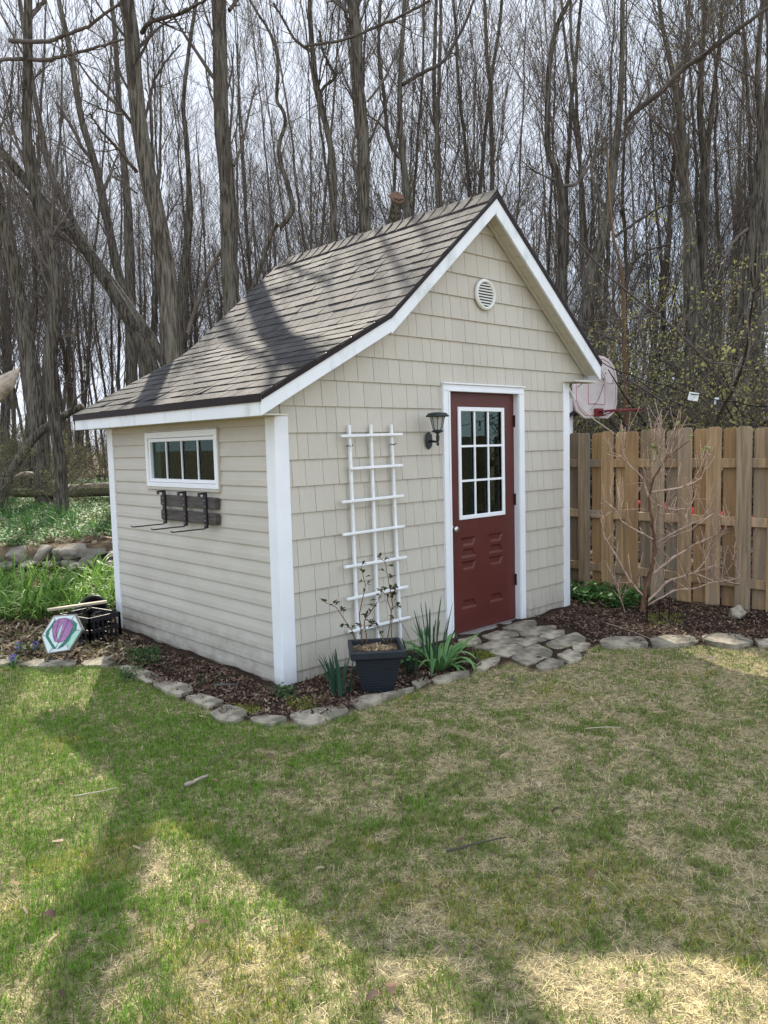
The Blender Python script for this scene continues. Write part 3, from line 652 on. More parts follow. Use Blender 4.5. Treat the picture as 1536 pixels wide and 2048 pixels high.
# side window
win = None
m = MB(); x0 = -.030
for (ya, yb, za, zb) in ((WY0-.036, WY0+.0, WZ0-.036, WZ1+.05), (WY1, WY1+.036, WZ0-.036, WZ1+.05), (WY0+.0, WY1, WZ0-.036, WZ0), (WY0, WY1, WZ1, WZ1+.05)):
    m.box((x0, ya, za), (.02, yb, zb))
win = m.build('window', MT['white'], shed, bevel=.003)
m = MB(); b1 = .03
for (ya, yb, za, zb) in ((WY0+.002, WY0+b1, WZ0+.002, WZ1-.002), (WY1-b1, WY1-.002, WZ0+.002, WZ1-.002), (WY0+b1, WY1-b1, WZ0+.002, WZ0+b1), (WY0+b1, WY1-b1, WZ1-b1, WZ1-.002)):
    m.box((-.018, ya, za), (.015, yb, zb))
m.build('sash', MT['white'], win, bevel=.003)
m = MB(); m.box((-.034, WY0-.05, WZ0-.056), (.0, WY1+.05, WZ0-.0375)); m.box((-.034, WY0-.05, WZ1+.0515), (.0, WY1+.05, WZ1+.062)); m.box((-.026, WY0-.05, WZ0-.037), (.0, WY0-.037, WZ1+.051)); m.box((-.026, WY1+.037, WZ0-.037), (.0, WY1+.05, WZ1+.051)); m.build('window_trim', MT['siding'], win)
m = MB()
for k in (1, 2, 3): yy = WY0+b1+(WY1-WY0-2*b1)*k/4; m.box((-.006, yy-.006, WZ0+b1), (.004, yy+.006, WZ1-b1))
m.build('muntin', MT['white'], win)
m = MB(); m.box((.0055, WY0+.01, WZ0+.01), (.009, WY1-.01, WZ1-.01)); m.build('pane', MT['glass'], win)
# things inside, seen through the panes
p = thing('plastic_pipe', 'pair of bent white plastic pipes behind the small side window', 'pipe', (.3, 1.0, -.02))
m = MB(); m.tube([(.30, 1.05+.18*math.sin(t*1.5)-.55*t*t*.6, -.02+1.78*t) for t in [i/14 for i in range(15)]], .011, 8)
m.tube([(.34, .86+.16*math.sin(t*1.5)-.28*t*t, -.02+1.74*t) for t in [i/14 for i in range(15)]], .011, 8); m.build('pipe', MT['white'], p, smooth=True)

# ------------------------------------------------------------------ flagstones
def stone_mesh(pts, z0, z1, rs, dome=.004):
    """pts world xy, counter-clockwise or not; rounded, chipped outline with a slightly uneven top"""
    n = len(pts); P = [Vector((p[0], p[1], 0)) for p in pts]; ring = []
    per = sum((P[i]-P[(i+1) % n]).length for i in range(n)); st = max(per/36, .012)
    for i in range(n):
        a, b = P[i], P[(i+1) % n]; k = max(2, int((b-a).length/st))
        for j in range(k): ring.append(a.lerp(b, j/k))
    for _ in range(1): ring = [(ring[i-1]+ring[i]*2+ring[(i+1) % len(ring)])/4 for i in range(len(ring))]
    c = sum(ring, Vector())/len(ring); so = rs.random()*50
    ring = [p+(p-c).normalized()*(mnoise.noise((p.x*22, p.y*22, so))*.009+mnoise.noise((p.x*60, p.y*60, so))*.004) for p in ring]
    m = MB(); N_ = len(ring); vs = []
    tilt = Vector(((rs.random()-.5)*.03, (rs.random()-.5)*.03, 0))
    def top(p): return z1+mnoise.noise((p.x*9, p.y*9, so))*dome+(p-c).dot(tilt)
    for sc, dz in ((1.0, None), (1.0, -.004), (.992, -.0005), (.96, 0), (.6, 0), (.3, 0)):
        for p in ring:
            q = c+(p-c)*sc; vs.append((q.x, q.y, z0 if dz is None else top(q)+dz+mnoise.noise((q.x*40, q.y*40, so))*.0022+mnoise.noise((q.x*14, q.y*14, so+9))*.002))
    vs.append((c.x, c.y, top(c)))
    fs = [(i*N_+k, i*N_+(k+1) % N_, (i+1)*N_+(k+1) % N_, (i+1)*N_+k) for i in range(5) for k in range(N_)]
    fs += [(5*N_+k, 5*N_+(k+1) % N_, 6*N_) for k in range(N_)]
    a2 = sum(ring[i].x*ring[(i+1) % N_].y-ring[(i+1) % N_].x*ring[i].y for i in range(N_))
    if a2 < 0: fs = [f[::-1] for f in fs]
    m.add(vs, fs); return m, c
def px_stone(pts, label, group, z1=.026, z0=-.06, off=None, sc=None):
    if off: pts = [(off[0]+a/sc, off[1]+b/sc) for a, b in pts]
    rs = random.Random(int(pts[0][0]*7+pts[0][1]))
    w = [onground(a, b, z1-.008) for a, b in pts]
    m, c = stone_mesh(w, z0, z1, rs)
    o = m.build('flagstone', MT['stone'], None, loc=(c.x, c.y, 0))
    return tag(o, label, 'flagstone', group)
G1 = 'edging stones along the lawn and bed'; z4 = ((0, 1240), 2.0); z5 = ((768, 1240), 2.0); z2 = ((500, 780), 2.56)
px_stone([(-6, 1309), (22, 1314), (24, 1327), (-6, 1331)], 'edging stone cut off by the left edge of the photo', G1)
px_stone([(36, 1329), (78, 1319), (152, 1321), (152, 1330), (60, 1334)], 'long thin edging stone under the feet of the tulip plaque', G1)
px_stone([(158, 1326), (215, 1314), (236, 1321), (218, 1331), (170, 1332)], 'thin edging stone just right of the tulip plaque', G1)
px_stone([(472, 188), (524, 184), (600, 208), (656, 232), (648, 248), (592, 252), (524, 220)], 'dark narrow edging stone where the border turns toward the shed corner', G1, off=z4[0], sc=2)
px_stone([(608, 254), (680, 243), (766, 264), (774, 284), (710, 304), (664, 288)], 'broad grey edging stone beside the mulch halfway along the side wall', G1, off=z4[0], sc=2)
px_stone([(738, 310), (800, 296), (896, 326), (830, 352)], 'pointed grey edging stone next to the mossy gap left of the shed corner', G1, off=z4[0], sc=2)
px_stone([(835, 376), (905, 340), (975, 358), (992, 380), (930, 409), (880, 402)], 'angular edging stone with a peaked top left of the shed corner post', G1, off=z4[0], sc=2)
px_stone([(1000, 391), (1060, 378), (1142, 388), (1146, 404), (1080, 417), (1010, 410)], 'small flat edging stone directly in front of the corner post', G1, off=z4[0], sc=2)
px_stone([(1154, 378), (1300, 350), (1378, 341), (1400, 370), (1270, 416), (1200, 426)], 'large tan edging stone with a chipped dent right of the corner post', G1, off=z4[0], sc=2)
px_stone([(500, 1608), (560, 1570), (700, 1550), (845, 1520), (840, 1532), (720, 1572), (560, 1632)], 'long edging stone in front of the dark planter', G1, off=z2[0], sc=2.56)
px_stone([(820, 1500), (900, 1472), (935, 1488), (850, 1522)], 'small dark edging stone right of the dark planter', G1, off=z2[0], sc=2.56)
px_stone([(925, 1478), (1000, 1455), (1122, 1438), (1126, 1456), (1000, 1492), (940, 1497)], 'edging stone under the drooping leaves of the large strap leaved clump', G1, off=z2[0], sc=2.56)
px_stone([(1140, 1420), (1200, 1385), (1282, 1368), (1272, 1402), (1190, 1432)], 'grey edging stone between the strap leaved clump and the doorstep paving', G1, off=z2[0], sc=2.56)
G2 = 'paving stones in front of the door'
PV = [([(296, 80), (370, 67), (392, 85), (350, 101), (300, 97)], 'small paving stone against the left end of the door sill'),
      ([(388, 66), (452, 45), (530, 51), (546, 62), (440, 82)], 'paving stone against the middle of the door sill'),
      ([(468, 36), (540, 10), (600, 1), (614, 18), (540, 46)], 'paving stone at the right foot of the door casing'),
      ([(353, 109), (450, 82), (562, 75), (542, 93), (420, 119)], 'long narrow paving stone one row out from the door sill'),
      ([(532, 46), (600, 28), (692, 24), (687, 41), (590, 66), (546, 66)], 'long paving stone beside the mulch at the back of the doorstep'),
      ([(524, 91), (570, 72), (642, 69), (652, 85), (560, 109)], 'greenish paving stone in the middle of the doorstep path'),
      ([(618, 69), (660, 45), (722, 41), (722, 61), (670, 76)], 'squarish paving stone near the mulch in the second row'),
      ([(414, 136), (450, 112), (530, 97), (562, 112), (500, 151)], 'pale paving stone at the left front of the doorstep path'),
      ([(503, 156), (540, 125), (610, 97), (677, 128), (672, 146), (570, 183)], 'largest paving stone at the front of the doorstep path'),
      ([(638, 100), (690, 75), (770, 51), (810, 75), (802, 91), (690, 121)], 'large pale paving stone at the right end of the doorstep path'),
      ([(688, 141), (740, 119), (792, 140), (787, 161), (740, 167)], 'rounded paving stone at the right front of the doorstep path'),
      ([(748, 106), (790, 90), (827, 95), (812, 113), (760, 123)], 'small paving stone at the far right end of the doorstep path'),
      ([(603, 186), (660, 154), (722, 165), (717, 181), (630, 202)], 'sunken paving stone partly covered by turf at the front of the path'),
      ([(353, 191), (390, 165), (450, 150), (467, 165), (400, 202)], 'detached paving stone between the path and the strap leaved clump')]
for pts, lb in PV: px_stone(pts, lb, G2, z1=.022, off=z5[0], sc=2)
G3 = 'raised edging stones along the fence bed'
px_stone([(858, 84), (905, 68), (1030, 68), (1062, 98), (1000, 104), (872, 106)], 'long flat raised stone edging the fence bed nearest the paving', G3, z1=.034, off=z5[0], sc=2)
px_stone([(1062, 78), (1120, 62), (1230, 64), (1267, 84), (1200, 97), (1077, 103)], 'rough narrow raised stone, second from the paving along the fence bed', G3, z1=.034, off=z5[0], sc=2)
px_stone([(1268, 66), (1330, 54), (1420, 59), (1482, 88), (1410, 104), (1280, 84)], 'thick sunlit raised stone edging the bed in front of the round rock', G3, z1=.042, off=z5[0], sc=2)
px_stone([(1486, 84), (1536, 77), (1580, 82), (1580, 103), (1496, 100)], 'raised edging stone cut off by the right edge of the photo', G3, z1=.034, off=z5[0], sc=2)
def boulder(name, c, r, label, cat, mt, seed, parent=None, group=None, amp=.22, rotz=0.0):
    bm = bmesh.new(); bmesh.ops.create_icosphere(bm, subdivisions=4, radius=1)
    for v in bm.verts:
        n = v.co.normalized(); bx = .42 if name == 'stone' else 1.0; f = (abs(n.x)**(2/bx)+abs(n.y)**(2/bx)+abs(n.z)**(2/bx))**(-bx/2); f *= 1+mnoise.noise(n*1.3+Vector((seed*3.7, 0, 0)))*amp*1.4+mnoise.noise(n*3.2+Vector((0, seed*5.1, 0)))*amp*.5+mnoise.noise(n*9+Vector((seed, 0, 0)))*amp*.14
        for ax in range(4):                                   # a few flat broken faces
            d = Vector((math.sin(seed*1.7+ax*2.1), math.cos(seed*2.3+ax*1.3), math.sin(seed+ax*3.7)*.8)).normalized(); t = n.dot(d)*f
            if t > .74: f *= .74/t+(1-.74/t)*.25
        x, y, z = n.x*f*r[0], n.y*f*r[1], n.z*f*r[2]
        v.co = Vector((x*math.cos(rotz)-y*math.sin(rotz), x*math.sin(rotz)+y*math.cos(rotz), z))
    o0 = ORG[parent.name] if parent else Vector(c)
    me = bpy.data.meshes.new(name)
    for v in bm.verts: v.co += Vector(c)-o0
    bm.to_mesh(me); bm.free(); me.polygons.foreach_set('use_smooth', [True]*len(me.polygons))
    o = link(name, me, mt, parent, None if parent else c)
    if label: tag(o, label, cat, group)
    return o
rk = onground(1475, 1238, .0); boulder('rock', (rk.x, rk.y, .05), (.085, .075, .068), 'round pale rock lying on the mulch at the foot of the fence', 'rock', MT['stone'], 3)

# ------------------------------------------------------------------ dry stone wall on the left
sw = thing('dry_stone_wall', 'low dry stacked fieldstone wall behind the leafy bed', 'stone wall', at(120, 1130, 9.6))
SWT = [(-15, 1110, 45, 48), (-70, 1105, 60, 50), (37, 1104, 44, 40), (92, 1101, 34, 40), (124, 1100, 26, 34), (150, 1098, 46, 34), (187, 1098, 60, 20), (182, 1114, 42, 24), (228, 1103, 34, 22), (226, 1120, 30, 20),
       (105, 1122, 40, 18), (140, 1120, 34, 20), (170, 1130, 30, 16), (205, 1136, 34, 18), (255, 1105, 50, 40), (300, 1108, 60, 45), (15, 1124, 40, 20), (350, 1110, 60, 45), (62, 1122, 44, 22)]
for i, (px, py, w, h) in enumerate(SWT):
    d = 9.55+(.12 if py < 1112 else -.02); p = at(px, py, d); k = d/F_PX; p.z = min(p.z, .50)-.05
    boulder('stone', tuple(p), (w*k*.50, .17, h*k*.44), None, None, MT['wallstone'], i+20, sw, amp=.2, rotz=-.75)
bd = at(154, 1137, 9.1); boulder('boulder', tuple(bd), (.125, .13, .075), 'smooth pale rounded boulder in front of the stone wall', 'boulder', MT['stone'], 55, amp=.08)

# ------------------------------------------------------------------ leaves: strap-leaf clumps and small foliage
def strap(m, base, az, L, w, lean, bend, col, k=9, twist=0.0, fold=.25):
    """a folded strap leaf as a ribbon of quads"""
    p = Vector(base); el = math.pi/2-lean; rows = []; s = L/k
    for i in range(k+1):
        t = i/k; d = Vector((math.cos(az)*math.cos(el), math.sin(az)*math.cos(el), math.sin(el)))
        side = Vector((-math.sin(az+twist*t), math.cos(az+twist*t), 0)); ww = w*(.75+.5*t if t < .5 else 1.0)*math.sqrt(max(0, 1-t**3.2))*.5+.0006
        up = side.cross(d); 
        rows.append([p-side*ww+up*ww*fold, p.copy(), p+side*ww+up*ww*fold])
        p = p+d*s; el -= bend/k*(.4+1.6*t)
        if p.z < base[2]+.004: p.z = base[2]+.004
    m.sheet(rows, col)
def green(g, lo=(.035, .085, .028), hi=(.10, .20, .055)):
    t = g.random(); return tuple(a+(b-a)*t for a, b in zip(lo, hi))
def clump(label, c, n, L, w, spread, bend, seed, lo, hi, cat='plant', rx=.05, name='strap_leaved_plant', lean=(0.05, .7), group=None):
    g = random.Random(seed); m = MB()
    t = thing(name, label, cat, c, group)
    for i in range(n):
        az = g.random()*2*math.pi; r = rx*math.sqrt(g.random()); l = lean[0]+(lean[1]-lean[0])*g.random()
        strap(m, (c[0]+r*math.cos(az), c[1]+r*math.sin(az), c[2]-.01), az+(g.random()-.5)*.8, L*(.6+.5*g.random()), w*(.8+.4*g.random()), l*spread, bend*(.2+g.random()), green(g, lo, hi), twist=(g.random()-.5)*1.2)
    m.build('foliage', MT['leaf'], t, smooth=True); return t
dk = onground(682, 1392, 0)
clump('slim clump of upright blue green daffodil leaves left of the dark planter', (dk.x, dk.y, .01), 26, .30, .016, .35, .5, 3, (.03, .075, .05), (.06, .13, .075), rx=.065)
c2 = onground(880, 1338, 0)
clump('large clump of broad arching strap leaves right of the dark planter', (c2.x, c2.y, .01), 30, .41, .038, 1.3, 2.7, 5, (.08, .18, .06), (.18, .33, .115), rx=.07, lean=(.15, .8))
clump('thin upright leaf blades standing behind the broad strap leaved clump', (c2.x+.06, c2.y+.14, .01), 22, .46, .013, .45, .35, 7, (.03, .07, .04), (.06, .12, .06), rx=.12)
c3 = onground(828, 1352, 0)
clump('small dark tuft of leaves between planter and strap leaved clump', (c3.x, c3.y+.02, .01), 14, .25, .013, .4, .4, 9, (.02, .05, .03), (.04, .09, .045), rx=.05)
c4 = onground(430, 1362, 0)
clump('flattened sprout of grassy leaves lying in the mulch by the side wall', (c4.x, c4.y, .02), 9, .17, .009, 1.6, .3, 10, (.04, .10, .035), (.08, .17, .05), rx=.03, lean=(.7, 1))
# bulb foliage bed on the left (uncountable)
def leaf_bed(name, label, cat, region_px, n, L, w, seed, lo, hi, d0, d1, zoff=0, lean=.6, bend=1.3, density_noise=None):
    g = random.Random(seed); m = MB(); made = 0; tries = 0
    cl = []
    while len(cl) < n and tries < n*40:
        tries += 1; d = math.sqrt(g.uniform(d0*d0, d1*d1)); px = g.uniform(*region_px)
        p = at(px, 1000, d); z = float(terrain(p.x, p.y))
        if density_noise and vnoise(np.array([p.x]), np.array([p.y]), *density_noise)[0] < .42: continue
        if -.25 < p.x < SW+.2 and -.25 < p.y < SD+.35: continue
        cl.append((p.x, p.y, z+zoff))
    for c in cl:
        big = .7+.6*g.random()
        for i in range(g.randint(7, 13)):
            az = g.random()*2*math.pi; r = .06*g.random()
            strap(m, (c[0]+r*math.cos(az), c[1]+r*math.sin(az), c[2]), az, L*big*(.6+.6*g.random()), w*(.7+.6*g.random()), lean*g.random()+.08, bend*(.2+g.random()), green(g, lo, hi), k=6, twist=(g.random()-.5))
    o = m.build(name, MT['leaf'], None, smooth=True); tag(o, label, cat, kind='stuff'); return o
leaf_bed('bulb_foliage', 'bed of arching daffodil leaves in front of the stone wall', 'foliage', (-140, 262), 135, .36, .019, 13, (.075, .17, .035), (.22, .37, .07), 7.3, 9.2, lean=.8, bend=2.1)
leaf_bed('bulb_foliage', 'scattered tufts of bulb leaves on the woodland floor beyond the wall', 'foliage', (-120, 262), 60, .30, .016, 14, (.04, .11, .03), (.11, .23, .055), 10.2, 14.5)
def sprigs(name, label, cat, pts, h, leaf, nleaf, seed, lo, hi, flowers=0.0):
    """low ground cover: small flat leaves around short stems, all numpy"""
    g = np.random.default_rng(seed); n = len(pts); P = np.repeat(np.asarray(pts, float), nleaf, 0); N = len(P)
    P = P+np.stack([g.normal(0, h*.55, N), g.normal(0, h*.55, N), g.random(N)*h], -1)
    a = g.random(N)*2*np.pi; t = g.random(N)*1.1-.25
    d = np.stack([np.cos(a)*np.cos(t), np.sin(a)*np.cos(t), np.sin(t)], -1); s = np.stack([-np.sin(a), np.cos(a), np.zeros(N)], -1)
    Ls = (leaf*(.6+.8*g.random(N)))[:, None]
    V = np.stack([P, P+d*Ls*.5+s*Ls*.27, P+d*Ls, P+d*Ls*.5-s*Ls*.27], 1).reshape(-1, 3)
    F = np.arange(4*N).reshape(-1, 4); tt = g.random((N, 1)); C = np.array(lo)*(1-tt)+np.array(hi)*tt
    if flowers: C = np.where(g.random((N, 1)) < flowers, np.array([[.62, .66, .55]]), C)
    o = link(name, np_mesh(name, V, F, np.repeat(C, 4, 0)), MT['leaf']); tag(o, label, cat, kind='stuff'); return o
def scatter(n, px0, px1, d0, d1, seed, keep=None, z=0.0):
    g = np.random.default_rng(seed); d = np.sqrt(g.random(n)*(d1*d1-d0*d0)+d0*d0); px = px0+(px1-px0)*g.random(n); u = d*(px-768)/F_PX
    x = CAM.x+FH.x*d+RH.x*u; y = CAM.y+FH.y*d+RH.y*u
    k = ~((x > -.12) & (x < SW+.1) & (y > -.1) & (y < SD+.1))
    if keep is not None: k &= keep(x, y)
    return np.stack([x[k], y[k], terrain(x[k], y[k])+z], -1)
sprigs('ground_cover', 'mat of glossy small leaved ground cover under the trees on the left', 'ground cover', scatter(15000, -160, 300, 9.75, 27, 4, lambda x, y: vnoise(x, y, .7, 8) > .22), .10, .05, 7, 5, (.045, .11, .03), (.16, .29, .09), flowers=.010)
sprigs('ground_cover', 'low green leaves growing at the foot of the fence beside the shed', 'ground cover', scatter(260, 1120, 1290, 6.9, 8.6, 6, lambda x, y: (y > -.55) & (x > 3.55) & (x < 4.2)), .11, .07, 9, 6, (.03, .09, .025), (.10, .22, .05), flowers=.02)
mossp = np.concatenate([scatter(120, 1300, 1370, 6.55, 7.0, 61), scatter(130, 935, 985, 5.55, 5.85, 62), scatter(60, 450, 500, 4.55, 4.75, 63), scatter(40, 1060, 1170, 5.85, 6.0, 64), scatter(150, 560, 640, 4.62, 4.85, 65)])
sprigs('moss', 'yellow green moss patches on the mulch and between the stones', 'moss', mossp, .022, .013, 16, 7, (.10, .13, .02), (.24, .25, .04))
sprigs('weeds', 'small ferny weeds at the back corner of the side wall', 'weeds', np.concatenate([scatter(45, 245, 300, 5.7, 6.1, 66), scatter(14, 225, 262, 5.3, 5.6, 67), scatter(10, 538, 570, 4.85, 5.0, 68)]), .06, .028, 14, 8, (.03, .07, .025), (.08, .15, .045))
# mulch chips, twigs and litter
def quads(name, label, cat, P, size, asp, cols, seed, mt, tilt=.5, kind='stuff', zl=.01):
    g = np.random.default_rng(seed); N = len(P); a = g.random(N)*2*np.pi; t = g.normal(0, tilt, N); r = g.normal(0, tilt, N)
    d = np.stack([np.cos(a)*np.cos(t), np.sin(a)*np.cos(t), np.sin(t)], -1); s = np.stack([-np.sin(a)*np.cos(r), np.cos(a)*np.cos(r), np.sin(r)], -1)
    L = (size*(.4+1.1*g.random(N)))[:, None]; W = L*(asp*(.5+g.random(N)))[:, None]
    P = P+np.stack([np.zeros(N), np.zeros(N), np.abs(np.sin(t))*L[:, 0]*.5+zl*g.random(N)], -1); bow = np.stack([np.zeros(N), np.zeros(N), L[:, 0]*.12*g.random(N)], -1)
    V = np.stack([P-d*L*.5-s*W*.5, P-s*W*.5+bow, P+d*L*.5-s*W*.4, P+d*L*.5+s*W*.4, P+s*W*.5+bow, P-d*L*.5+s*W*.5], 1).reshape(-1, 3)
    i = np.arange(N)[:, None]*6; F = np.concatenate([i+np.array([0, 1, 4, 5]), i+np.array([1, 2, 3, 4])])
    cols = np.array(cols); C = cols[g.integers(0, len(cols), N)]*(.6+.8*g.random((N, 1)))
    o = link(name, np_mesh(name, V, F, np.repeat(C, 6, 0)), mt); tag(o, label, cat, kind=kind); return o
PAVE = pxpoly([(905, 1284), (1000, 1252), (1065, 1238), (1130, 1255), (1178, 1278), (1180, 1300), (1140, 1325), (1080, 1345), (1030, 1335), (975, 1320), (940, 1300)])
inbed = lambda x, y: poly_in(BED, x, y) & ~poly_in(LAWN, x, y) & ~poly_in(PAVE, x, y)
def near_z(P): P = P.copy(); P[:, 2] += (vnoise(P[:, 0], P[:, 1], 9, 3)-.3)*.035+.003; return P
MC = [(.095, .058, .040), (.055, .035, .026), (.14, .088, .06), (.03, .02, .016), (.16, .105, .07), (.22, .165, .12)]
quads('mulch_chips', 'dark shredded bark mulch in the beds around the shed', 'mulch', near_z(np.concatenate([scatter(30000, 200, 960, 4.5, 6.6, 71, inbed), scatter(30000, 1030, 1600, 5.7, 8.6, 72, inbed)])), .021, .34, MC, 73, MT['chips'], .45)
quads('leaf_litter', 'brown leaf litter and twigs on the soil by the crate', 'leaf litter', near_z(scatter(5200, -120, 262, 5.7, 7.9, 74, lambda x, y: ~poly_in(LAWN, x, y))), .05, .3, [(.24, .18, .11), (.16, .11, .07), (.34, .28, .19), (.10, .07, .05), (.10, .11, .03)], 75, MT['litter'], .35)
quads('leaf_litter', 'brown leaf litter covering the floor of the woods', 'leaf litter', np.concatenate([scatter(3500, -150, 300, 10, 34, 76), scatter(30000, 1000, 1700, 8.2, 34, 77, lambda x, y: x > 4.5)]), .11, .6, [(.26, .19, .12), (.18, .13, .085), (.36, .29, .20), (.12, .085, .06)], 78, MT['litter'], .3)
quads('lawn_litter', 'dry leaf scraps and bark flecks strewn over the lawn', 'leaf litter', scatter(260, -100, 1640, 2.1, 6, 79, lambda x, y: poly_in(LAWN, x, y), .018), .028, .4, [(.20, .13, .08), (.28, .21, .13), (.10, .07, .045), (.33, .26, .17)], 80, MT['litter'], .35)
# sticks and leaves one can point at
def stick(label, pts_px, r, mt, name='fallen_stick', z=.022, cat='stick', n=6):
    P = [onground(a, b, z) for a, b in pts_px]; m = MB(); k = len(P)
    rad = [r*(1-.45*i/(k-1)) for i in range(k)]; g = random.Random(int(pts_px[0][0])); P2 = []; R2 = []
    for i in range(k-1):
        for j in range(4):
            t = j/4; q = P[i].lerp(P[i+1], t); P2.append(q+Vector((g.uniform(-1, 1), g.uniform(-1, 1), g.uniform(-.5, .8)))*r*.35); R2.append((rad[i]*(1-t)+rad[i+1]*t)*g.uniform(.85, 1.12))
    P2.append(P[-1]); R2.append(rad[-1]); m.tube(P2, R2, n)
    o = m.build(name, mt, None, loc=tuple(P[0]), smooth=True); return tag(o, label, cat)
stick('short thick pale barkless stick on the green turf in front of the shed', [(371, 1571), (392, 1561), (416, 1550)], .011, MT['deadwood'], z=.03)
stick('long thin brown twig lying on the middle of the lawn', [(893, 1703), (955, 1686), (1012, 1675)], .005, MT['twig'], z=.03)
stick('thin straw coloured stalk on the sunlit grass at the left', [(150, 1592), (195, 1584), (234, 1575)], .004, MT['plank'], z=.03)
stick('thin bent stalk lying on the lawn near the shed path', [(1170, 1457), (1210, 1454), (1242, 1455)], .003, MT['plank'], z=.03)
stick('short twig in the shaded green grass behind the pale stick', [(416, 1530), (440, 1511), (452, 1503)], .003, MT['twig'], z=.03)
stick('pale stick lying in the mulch along the side wall', [(428, 1370), (470, 1370), (478, 1368)], .012, MT['greywood'], z=.03)
stick('slender pale twig lying on the mulch under the bare shrub', [(1210, 1245), (1262, 1262), (1300, 1277)], .005, MT['shrub'], z=.04)
def dead_leaf(label, px, py, s, col, seed, z=.03):
    p = onground(px, py, z); g = random.Random(seed); m = MB(); a = g.random()*6.3; rows = []
    d = Vector((math.cos(a), math.sin(a), 0)); sd = Vector((-math.sin(a), math.cos(a), 0))
    for i in range(7):
        t = i/6; w = math.sin(math.pi*min(t*.92+.06, 1))*s*.33*(1+.25*math.sin(i*2.4)); c = p+d*(t-.5)*s+Vector((0, 0, .012*math.sin(t*3)+.006*g.random()))
        rows.append([c-sd*w+Vector((0, 0, .35*w)), c, c+sd*w+Vector((0, 0, .5*w*g.random()))])
    m.sheet(rows, col); o = m.build('dry_leaf', MT['litter'], None, loc=tuple(p), smooth=True); tag(o, label, 'leaf')
dead_leaf('curled brown dry leaf on the sunlit grass at the bottom centre', 783, 1980, .05, (.16, .10, .07), 1)
dead_leaf('narrow dark dry leaf just left of the curled leaf at the bottom centre', 748, 1998, .05, (.12, .08, .06), 2)
dead_leaf('grey dry leaf on the shaded grass near the path', 1022, 1362, .06, (.10, .085, .07), 3)
dead_leaf('small pale dry leaf on the grass left of the path', 1180, 1400, .05, (.40, .30, .2), 4)
dead_leaf('tan dry leaf in the grass halfway down the lawn', 1078, 1572, .05, (.42, .32, .22), 5)
dead_leaf('crumpled pale leaf on the lawn below the raised edging stones', 1420, 1320, .08, (.40, .33, .26), 6)
dead_leaf('dark brown leaf in the green grass at the lower left', 98, 1832, .05, (.08, .05, .04), 7)

# ------------------------------------------------------------------ planter with a rose, trellis, lantern, wall rack
pc = onground(754, 1378, 0); pc = Vector((pc.x, pc.y, 0)); yaw = math.atan2(RH.y, RH.x)+.10
pl = thing('planter', 'dark navy square plastic planter with a thick rim in front of the trellis', 'planter', tuple(pc))
def sq(r, z): return [pc+Matrix.Rotation(yaw, 3, 'Z')@Vector((sx*r, sy*r, z)) for sx, sy in ((-1, -1), (1, -1), (1, 1), (-1, 1))]
m = MB(); prof = [(.095, .0), (.100, .004), (.150, .245)]
for i in range(2): m.add(sq(*prof[i])+sq(*prof[i+1]), [(k, (k+1) % 4, 4+(k+1) % 4, 4+k) for k in range(4)])
m.add(sq(.095, 0), [(3, 2, 1, 0)])
for k in range(12):
    z = .02+k*.018; r = .100+(z-.004)/.241*.05; m.add(sq(r+.0005, z)+sq(r+.0018, z+.005)+sq(r+.0014, z+.012), [(k_, (k_+1) % 4, 4+(k_+1) % 4, 4+k_) for k_ in range(4)]+[(4+k_, 4+(k_+1) % 4, 8+(k_+1) % 4, 8+k_) for k_ in range(4)])
pot = m.build('pot', MT['planter'], pl)
m = MB(); L_ = [(.150, .240), (.172, .246), (.178, .255), (.178, .292), (.172, .300), (.160, .301), (.153, .294), (.150, .25)]
for i in range(len(L_)-1): m.add(sq(*L_[i])+sq(*L_[i+1]), [(k, (k+1) % 4, 4+(k+1) % 4, 4+k) for k in range(4)])
m.build('rim', MT['planter'], pl)
m = MB(); rows = []
for i in range(17):
    rows.append([pc+Matrix.Rotation(yaw, 3, 'Z')@Vector(((i/8-1)*.151, (j/8-1)*.151, .262+.016*mnoise.noise((i*.7, j*.7, 3)))) for j in range(17)])
m.sheet(rows); m.build('potting_soil', MT['soil'], pl, smooth=True)
g = np.random.default_rng(3); q = np.stack([pc.x+g.uniform(-.10, .10, 260), pc.y+g.uniform(-.10, .10, 260), np.full(260, .272)], -1)
quads('straw_mulch', 'dry straw lying on the soil of the planter', 'straw', q, .03, .14, [(.42, .30, .17), (.28, .18, .10), (.5, .4, .26)], 4, MT['litter'], .35)
dpl = depth_of(pc)
rose = thing('rose_bush', 'sparse young rose bush with thin stems growing in the dark planter', 'rose bush', (pc.x, pc.y, .262))
RS = [[(545, 1290), (522, 1230), (500, 1200), (440, 1110), (385, 1090)], [(575, 1295), (560, 1150), (590, 1000), (570, 905)], [(600, 1295), (585, 1180), (650, 1090), (672, 1050)],
      [(700, 1295), (730, 1100), (715, 1000), (690, 880), (660, 855)], [(722, 1295), (726, 1150), (700, 1050), (650, 1015)], [(690, 1290), (655, 1220), (620, 1190)], [(560, 1250), (590, 1210), (632, 1200)], [(715, 1060), (745, 1020), (758, 1025)], [(730, 1120), (742, 1105)]]
ms = MB(); ml = MB(); g = random.Random(4)
def leaflet(m, p, d, L, w, col):
    d = d.normalized(); s = d.cross(Vector((0, 0, 1))); s = s.normalized() if s.length > .01 else Vector((1, 0, 0)); u = s.cross(d)
    m.sheet([[p, p, p], [p+d*L*.3-s*w*.45+u*w*.2, p+d*L*.3, p+d*L*.3+s*w*.45+u*w*.2], [p+d*L*.65-s*w*.4+u*w*.18, p+d*L*.65-u*w*.05, p+d*L*.65+s*w*.4+u*w*.18], [p+d*L-u*w*.2]*3], col)
